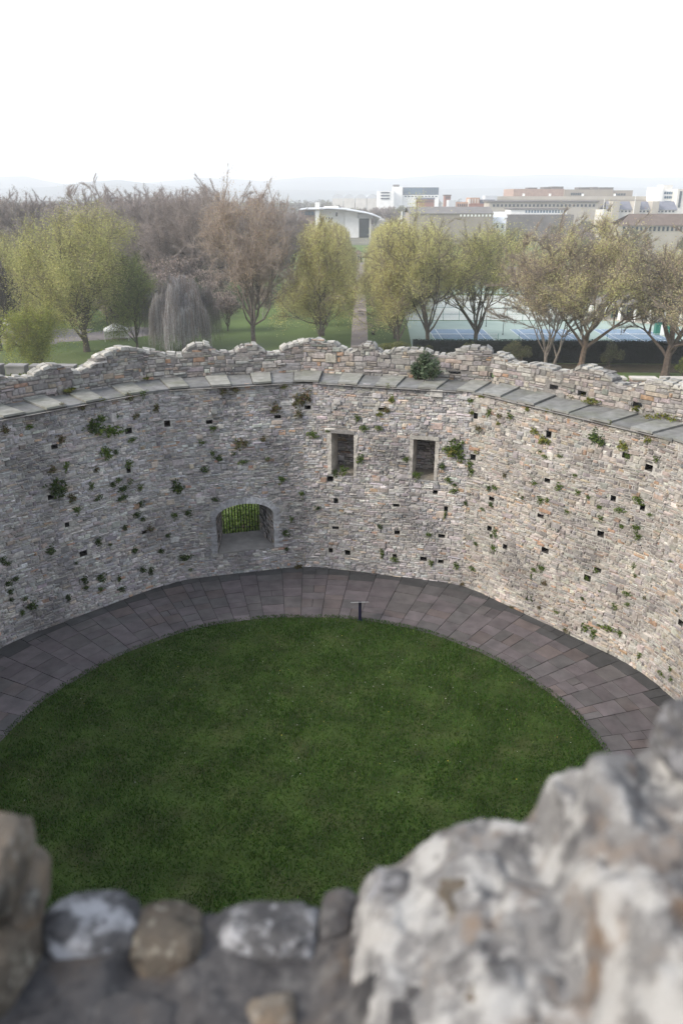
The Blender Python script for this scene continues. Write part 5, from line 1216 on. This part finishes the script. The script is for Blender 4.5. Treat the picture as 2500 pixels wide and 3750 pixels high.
# glass fronted office blocks
Y = 900; ob = thing('office_block', 'blue glazed office block beside a white tower on the hazy skyline', 'building')
block(ob, 'wall', 1474, 1606, 686, Y, 40, M['slate']); block(ob, 'lower_wall', 1474, 1606, 714, Y - 2, 42, M['white']); panes(ob, 1476, 1548, 689, 711, 6, Y, M['blueglass'], 'window', .9, -.5); panes(ob, 1552, 1604, 688, 713, 8, Y, M['blueglass'], 'window', .5, -.8)
panes(ob, 1478, 1602, 717, 721, 10, Y - 2, M['glass'], 'window', .6, -.4); block(ob, 'tower', 1441, 1474, 684, Y - 6, 20, M['white']); block(ob, 'rooftop_plant', 1440, 1462, 676, Y + 2, 12, M['greyroof'], 684)
wb_ = thing('white_block', 'white block with three dark window bands left of the glazed office', 'building')
block(wb_, 'wall', 1385, 1442, 700, Y - 12, 30, M['white'])
for yt in (703, 714, 725): panes(wb_, 1394, 1426, yt, yt + 4.5, 1, Y - 12, M['glass'], 'window_band', 1, -.6)
# domed white roofs
for k, x0 in enumerate((1216, 1258, 1301, 1343)):
    Y = 980; t = thing('domed_hall', ['white barrel roofed hall, first from the left on the skyline', 'white barrel roofed hall, second from the left on the skyline', 'white barrel roofed hall, third from the left on the skyline', 'white barrel roofed hall next to the white office block'][k], 'hall')
    X0, X1, zb, zt = px_box(x0, x0 + 40, 726, Y); block(t, 'wall', x0, x0 + 40, 727, Y, 25, M['offwhite']); b = MB(); cx, hw = (X0 + X1) / 2, (X1 - X0) / 2; a = np.linspace(math.pi, 0, 11)
    pr = [(cx + hw * math.cos(q_), zt - .1 + 4.6 * math.sin(q_)) for q_ in a]
    for (xa, za), (xb, zb_) in zip(pr[:-1], pr[1:]): b.quad((xa, Y, za), (xb, Y, zb_), (xb, Y + 25, zb_), (xa, Y + 25, za))
    b.add([(x, Y, z) for x, z in pr] + [(cx, Y, zt - .1)], [(k2, k2 + 1, 11) for k2 in range(10)]); b.build('barrel_roof', M['metal'], t)
# brown concrete complex
Y = 640; bc_ = thing('concrete_complex', 'wide brown concrete complex with rooftop plant on the right skyline', 'building')
block(bc_, 'pink_block', 1880, 2065, 692, Y + 10, 40, M['brick']); block(bc_, 'brown_block', 2066, 2245, 694, Y + 8, 40, M['brown']); block(bc_, 'end_block', 2246, 2316, 697, Y + 9, 38, M['brown'])
block(bc_, 'podium', 1814, 2395, 719, Y, 60, M['tan']); block(bc_, 'podium_shadow_band', 1816, 2393, 731, Y - 1, 58, M['brown'])
for x0, x1, yt, dy in ((1934, 1966, 687, 12), (2020, 2062, 683, 14), (1990, 2012, 685, 14), (2118, 2158, 686, 12), (2194, 2245, 686, 12), (2172, 2188, 685, 16)): block(bc_, 'rooftop_plant', x0, x1, yt, Y + dy, 12, M['greyroof'], 697)
panes(bc_, 2088, 2136, 706, 715, 6, Y + 8, M['glass'], 'window', .8); panes(bc_, 2250, 2290, 708, 716, 4, Y + 9, M['glass'], 'window', .8); 
for x0 in (1912, 2008, 2128, 2245): panes(bc_, x0, x0 + 8, 709, 718, 1, Y + 7.5, M['white'], 'vent', 1, -.6)
Y = 560; pf = thing('pale_terrace', 'long pale stone fronted terrace with rows of windows below the concrete complex', 'building')
block(pf, 'wall', 1790, 2190, 740, Y, 20, M['tan']); panes(pf, 1800, 2180, 748, 757, 26, Y, M['glass'], 'window', .5, -.3); block(pf, 'roof', 1786, 2194, 735, Y - 1, 22, M['greyroof'], 740)
Y = 480; ws = thing('white_school', 'long low white building with a flat grey roof and regular windows', 'building')
block(ws, 'wall', 1869, 2076, 766, Y, 16, M['white']); block(ws, 'roof', 1866, 2079, 763, Y - .8, 18, M['greyroof'], 767); panes(ws, 1920, 2072, 770, 779, 14, Y, M['blueglass'], 'window', .5, -.25); block(ws, 'lower_roof', 1860, 2100, 786, Y - 12, 11, M['greyroof'])
Y = 520; sl = thing('slate_range', 'long blue slate roofed range with pale stone gables on the right', 'building')
X0, X1, zb, zt = px_box(2204, 2478, 768, Y); zr_ = at_depth(2300, 738, Y)[2]
b = MB(); b.box(X0, X1, Y, Y + 14, GZ, zt); b.build('wall', M['offwhite'], sl)
b = MB(); b.add([(X0 + 2, Y - .5, zt), (X1, Y - .5, zt), (X1, Y + 7, zr_), (X0 + 4, Y + 7, zr_), (X0 + 2, Y + 14, zt), (X1, Y + 14, zt)], [(0, 1, 2, 3), (3, 2, 5, 4)]); b.build('roof', M['slate'], sl)
for x0, x1 in ((2243, 2270), (2322, 2345), (2389, 2414)): block(sl, 'gable', x0, x1, 737, Y - 2, 9, M['tan'])
panes(sl, 2230, 2470, 771, 777, 18, Y, M['glass'], 'window', .5, -.25)
Y = 620; tw = thing('white_tower_block', 'pale tower block with ribbon windows at the right edge', 'building')
block(tw, 'wall', 2412, 2476, 695, Y, 22, M['white']); block(tw, 'stair_tower', 2412, 2428, 686, Y - 3, 24, M['white']); block(tw, 'lift_tower', 2428, 2462, 677, Y + 4, 12, M['offwhite']); 
for yt in (702, 718, 736): panes(tw, 2430, 2472, yt, yt + 9, 5, Y, M['blueglass'], 'window', .8, -.3)
tw2 = thing('white_side_tower', 'pale grey block cut by the right picture edge', 'building'); block(tw2, 'wall', 2482, 2560, 692, Y - 10, 24, M['offwhite']); panes(tw2, 2488, 2496, 700, 760, 1, Y - 10, M['glass'], 'window', 1, -.3)
Y = 330; br_ = thing('brown_roofed_range', 'long low stone range with a brown roof behind the right hand trees', 'building')
X0, X1, zb, zt = px_box(2262, 2560, 826, Y); zr_ = at_depth(2300, 784, Y)[2]
b = MB(); b.box(X0, X1, Y, Y + 12, GZ, zt); b.build('wall', M['tan'], br_); b = MB(); b.add([(X0 - .3, Y - .5, zt), (X1, Y - .5, zt), (X1, Y + 6, zr_), (X0 + 6, Y + 6, zr_), (X0 - .3, Y + 12.5, zt), (X1, Y + 12.5, zt)], [(0, 1, 2, 3), (3, 2, 5, 4), (0, 3, 4, 4)][:2]); b.build('roof', M['brownroof'], br_)
panes(br_, 2275, 2500, 830, 846, 14, Y, M['glass'], 'window', .45, -.2)
Y = 600; oh_ = thing('orange_houses', 'orange and red row of buildings with pale columns in the mid town', 'building')
block(oh_, 'red_wall', 1668, 1718, 740, Y, 16, M['orange']); block(oh_, 'pale_column', 1714, 1722, 728, Y - 1, 4, M['offwhite']); block(oh_, 'orange_wall', 1720, 1756, 724, Y, 18, M['orange']); block(oh_, 'red_base', 1716, 1772, 746, Y - 2, 14, M['redbrick']); block(oh_, 'blue_roof', 1757, 1812, 731, Y + 2, 14, M['slate']); block(oh_, 'pale_block', 1642, 1668, 733, Y, 12, M['metal']); block(oh_, 'glass_box', 1776, 1820, 716, Y + 25, 12, M['metal'])
panes(oh_, 1724, 1754, 728, 744, 3, Y, M['offwhite'], 'window', .3, -.3); panes(oh_, 1672, 1712, 746, 756, 5, Y, M['glass'], 'window', .4, -.3)
Y = 760; rh = thing('red_house', 'red brick house on the skyline right of the glazed office', 'house'); block(rh, 'wall', 1628, 1650, 717, Y, 10, M['redbrick']); panes(rh, 1630, 1648, 721, 727, 3, Y, M['glass'], 'window', .4, -.3); block(rh, 'roof', 1626, 1652, 713, Y - .5, 11, M['brownroof'], 717)
Y = 700; rt = thing('red_terrace', 'row of red brick houses below the glazed office', 'house'); block(rt, 'wall', 1528, 1590, 730, Y, 12, M['redbrick']); block(rt, 'roof', 1526, 1592, 724, Y - .5, 13, M['slate'], 730); panes(rt, 1530, 1588, 735, 741, 8, Y, M['glass'], 'window', .4, -.3)
Y = 430; lr_ = thing('long_grey_roofs', 'long low grey roofed sheds with white rooflights in the mid distance', 'building')
block(lr_, 'wall', 1500, 1805, 782, Y, 30, M['brown']); X0, X1, zb, zt = px_box(1496, 1808, 782, Y); zr_ = at_depth(1700, 757, Y + 15)[2]
b = MB(); b.add([(X0, Y - .5, zt), (X1, Y - .5, zt), (X1, Y + 15, zr_), (X0, Y + 15, zr_), (X0, Y + 31, zt), (X1, Y + 31, zt)], [(0, 1, 2, 3), (3, 2, 5, 4)]); b.build('roof', M['greyroof'], lr_)
panes(lr_, 1680, 1800, 785, 793, 9, Y, M['white'], 'window', .5, -.2)
def house(name, label, x0, x1, yt, Y, mat, roofm, dep=9, chim=True, group=None, nwin=3):
    t = thing(name, label, 'house', group=group); X0, X1, _, zr_ = px_box(x0, x1, yt, Y); ze = zr_ - (X1 - X0) * .22 - 1.2
    b = MB(); b.box(X0, X1, Y, Y + dep, GZ, ze); b.build('wall', mat, t)
    b = MB(); b.add([(X0 - .4, Y - .4, ze), (X1 + .4, Y - .4, ze), (X1 + .4, Y + dep / 2, zr_), (X0 - .4, Y + dep / 2, zr_), (X0 - .4, Y + dep + .4, ze), (X1 + .4, Y + dep + .4, ze)], [(0, 1, 2, 3), (3, 2, 5, 4)]); ro = b.build('roof', roofm, t)
    b = MB(); b.add([(X0, Y, ze), (X0, Y + dep, ze), (X0, Y + dep / 2, zr_ - .1), (X1, Y, ze), (X1, Y + dep, ze), (X1, Y + dep / 2, zr_ - .1)], [(0, 2, 1), (3, 4, 5)]); b.build('gable', mat, t)
    if chim: b = MB(); b.box(X0 + 1, X0 + 2, Y + dep / 2 - .5, Y + dep / 2 + .5, zr_ - .8, zr_ + 1.5); b.build('chimney', M['redbrick'], ro)
    w = (X1 - X0) / nwin
    for k in range(nwin):
        b = MB(); b.box(X0 + w * (k + .3), X0 + w * (k + .7), Y - .08, Y - .01, ze - 2.4, ze - .9); b.build('window', M['glass'], t)
    return t
house('grey_house', 'steep grey roofed house just right of the avenue trees', 1440, 1490, 846, 395, M['tan'], M['slate'])
house('grey_house', 'second grey roofed house right of the avenue, with a reddish wall', 1486, 1540, 862, 380, M['brick'], M['greyroof'])
house('white_house', 'white gabled house left of the long white school', 1800, 1856, 776, 470, M['white'], M['metal'], chim=False)
house('white_house', 'white low house in front of the long grey roofs', 1794, 1850, 796, 440, M['white'], M['metal'], chim=False)
house('brown_house', 'brown gabled house beside the white college brick wing', 1088, 1150, 858, 470, M['brown'], M['greyroof'])
g = at_depth(1470, 800, 430); pole('tall white mast standing above the grey houses', g[0], 430, 14 - 430 * math.tan(PITCH - math.atan((1875 - 774) / F_PX)) + 11, .45, M['white'], head=False, cat='mast', name='white_mast')
for lab, px_, py0, py1, Y in (('thin white flagpole before the blue slate roofs', 2212, 728, 770, 500), ('thin pale flagpole in the middle of the slate range', 2327, 708, 770, 505)):
    a = at_depth(px_, py0, Y); pole(lab, a[0], Y, a[2] - GZ, .22, M['white'], head=False, cat='flagpole', name='flagpole')
# scattered houses: a few kinds copied through the town
sheet('town_ground', [(-420, 440), (1200, 440), (2600, 2600), (-1500, 2600)], M['townland'], .03)
hk = [house('town_house', None, 1600, 1632, 765, 640, M[a_], M[b_], group=None) for a_, b_ in (('offwhite', 'greyroof'), ('brick', 'slate'), ('tan', 'brownroof'), ('white', 'greyroof'))]
hr = np.random.default_rng(15); nh = 0
hd = {0: 'cream', 1: 'pink brick', 2: 'tan', 3: 'white'}
hz = px_box(1600, 1632, 765, 640)
hx = (hz[0] + hz[1]) / 2; hh = hz[3] - GZ
for k in range(74):
    Y = hr.uniform(430, 1250); xn = hr.uniform(-.02, .52) if k < 58 else hr.uniform(-.45, 0); kind = int(hr.integers(0, 4))
    if Y < 520 and xn < .1: continue
    o = copy_tree(hk[kind]); sc = hr.uniform(7.0, 9.5) / hh
    o.scale = (sc * hr.uniform(.9, 1.7), sc, sc); o.rotation_euler = (0, 0, 0); o.location = (xn * Y - hx * o.scale[0], Y - 640 * sc, GZ - GZ * sc)
    far = 'near' if Y < 700 else ('middle' if Y < 950 else 'far'); sd = 'left' if xn < 0 else ('centre' if xn < .2 else 'right')
    tag(o, f'{hd[kind]} walled pitched roof house in the {far} band of the hazy town, {sd} part', 'house', f'{hd[kind]} houses in the {far} town, {sd}')
for o in hk:
    for ch in list(o.children):
        for c2 in list(ch.children): bpy.data.objects.remove(c2)
        bpy.data.objects.remove(ch)
    bpy.data.objects.remove(o)
# mid distance trees copied from small kinds
def small_tree(seed, H, W, cols, n, tw, twc, name):
    return make_tree(name, seed, H, W, 2.2, (.09, .08, .07), cols, n, .55, r0=.3, ntwig=tw, twigc=twc, twl=1.3, twr=.06, spread=(.25, .9), nlimb=8, lev_n=(0, 5, 3), crown_base=.08, sig=.7)
dk = [('grey brown leafless', small_tree(81, 15, 13, BR, 2600, 5200, (.18, .15, .135), 'leafless_tree')), ('olive green', small_tree(82, 14, 12, [(.19, .19, .09), (.16, .16, .08)], 3400, 2500, (.16, .14, .10), 'olive_tree')),
      ('dark green', small_tree(83, 13, 12, [(.065, .085, .05), (.085, .10, .055)], 2800, 800, (.08, .07, .06), 'evergreen_tree')), ('yellow green', small_tree(84, 13, 11, [(.28, .27, .10), (.23, .23, .09)], 2800, 1200, (.19, .17, .11), 'spring_tree'))]
dr = np.random.default_rng(19)
def scatter(n, xr, yr, wt, place, smin=.7, smax=1.2, avoid=None):
    for _ in range(n):
        Y = dr.uniform(*yr); xn = dr.uniform(*xr); x = xn * Y
        if avoid and avoid(x, Y): continue
        ki = dr.choice(4, p=wt); nm, pr = dk[ki]
        put(pr, used, x, Y, f'{nm} tree {place}', f'{nm} trees {place}', rz=dr.uniform(0, 6), s=dr.uniform(smin, smax))
nav = lambda x, Y: (abs(x - PX(min(Y, 330))) < 10 and Y < 520) or (-.065 < x / Y < .06)
scatter(110, (-.54, -.15), (250, 430), [.62, .18, .14, .06], 'in the wooded left part of the park', 1.0, 1.5)
scatter(34, (-.20, -.02), (330, 500), [.6, .25, .1, .05], 'behind the left lawn towards the white college', .7, 1.05, nav)
scatter(30, (.06, .55), (300, 410), [.35, .30, .10, .25], 'in a belt behind the car park', .55, .95, nav)
scatter(54, (.0, .55), (430, 900), [.55, .25, .15, .05], 'among the roofs of the town', .55, .9)
scatter(30, (-.15, .5), (900, 1400), [.7, .15, .15, 0], 'on the far edge of the town', .7, 1.1)
scatter(34, (-.03, .10), (560, 860), [.65, .2, .1, .05], 'between the white college and the skyline halls', .75, 1.1)
scatter(44, (.07, .52), (425, 560), [.55, .25, .1, .1], 'in front of the town roofs', .55, .85)
scatter(52, (-.46, -.15), (165, 255), [.6, .2, .15, .05], 'in the thicket under the brown trees', .45, .8)
scatter(24, (-.34, -.13), (150, 205), [.75, .15, .1, 0], 'in the low scrub around the weeping tree', .4, .65)
scatter(22, (-.52, -.36), (165, 250), [.4, .3, .2, .1], 'in the clump left of the broad yellow tree', .6, .95)
# the far woods read as one mass
wd = MB(); wr2 = np.random.default_rng(23)
def canopy(n, xr, yr, cols):
    for _ in range(n):
        Y = wr2.uniform(*yr); x = wr2.uniform(*xr) * Y; H = wr2.uniform(11, 19); W = wr2.uniform(7, 11); k = 70
        d = wr2.normal(0, 1, (k, 3)); d /= np.linalg.norm(d, axis=1)[:, None]; rad = wr2.random(k) ** .4
        P = np.array([x, Y, GZ + H * .55]) + d * rad[:, None] * np.array([W * .55, W * .55, H * .48])
        leaves(wd, P, 2.6, [np.array(cols[wr2.integers(0, len(cols))])], wr2)
WC = [(.15, .135, .12), (.17, .15, .13), (.13, .135, .10), (.09, .10, .08), (.18, .18, .11)]
canopy(900, (-.56, -.08), (400, 900), WC); canopy(700, (-.56, .0), (900, 1500), WC); canopy(350, (.0, .56), (1250, 1600), WC)
tag(wd.build('woodland', M['leaf']), 'distant hazy mass of brown and grey green woods', 'woods', kind='stuff')

# ------------------------------------------------------------------ haze over the whole valley
hz_ = MB(); hz_.box(-11100, 11100, -500, 11600, GZ - 1.0, 300)
hm = bpy.data.materials.new('haze_air'); hm.use_nodes = True; hn = hm.node_tree.nodes; hn.clear()
ho = hn.new('ShaderNodeOutputMaterial'); hv = hn.new('ShaderNodeVolumePrincipled'); hv.inputs['Color'].default_value = (.93, .95, 1.0, 1); hv.inputs['Density'].default_value = 0.00034
hm.node_tree.links.new(hv.outputs[0], ho.inputs['Volume'])
tag(hz_.build('haze', hm), kind='stuff')
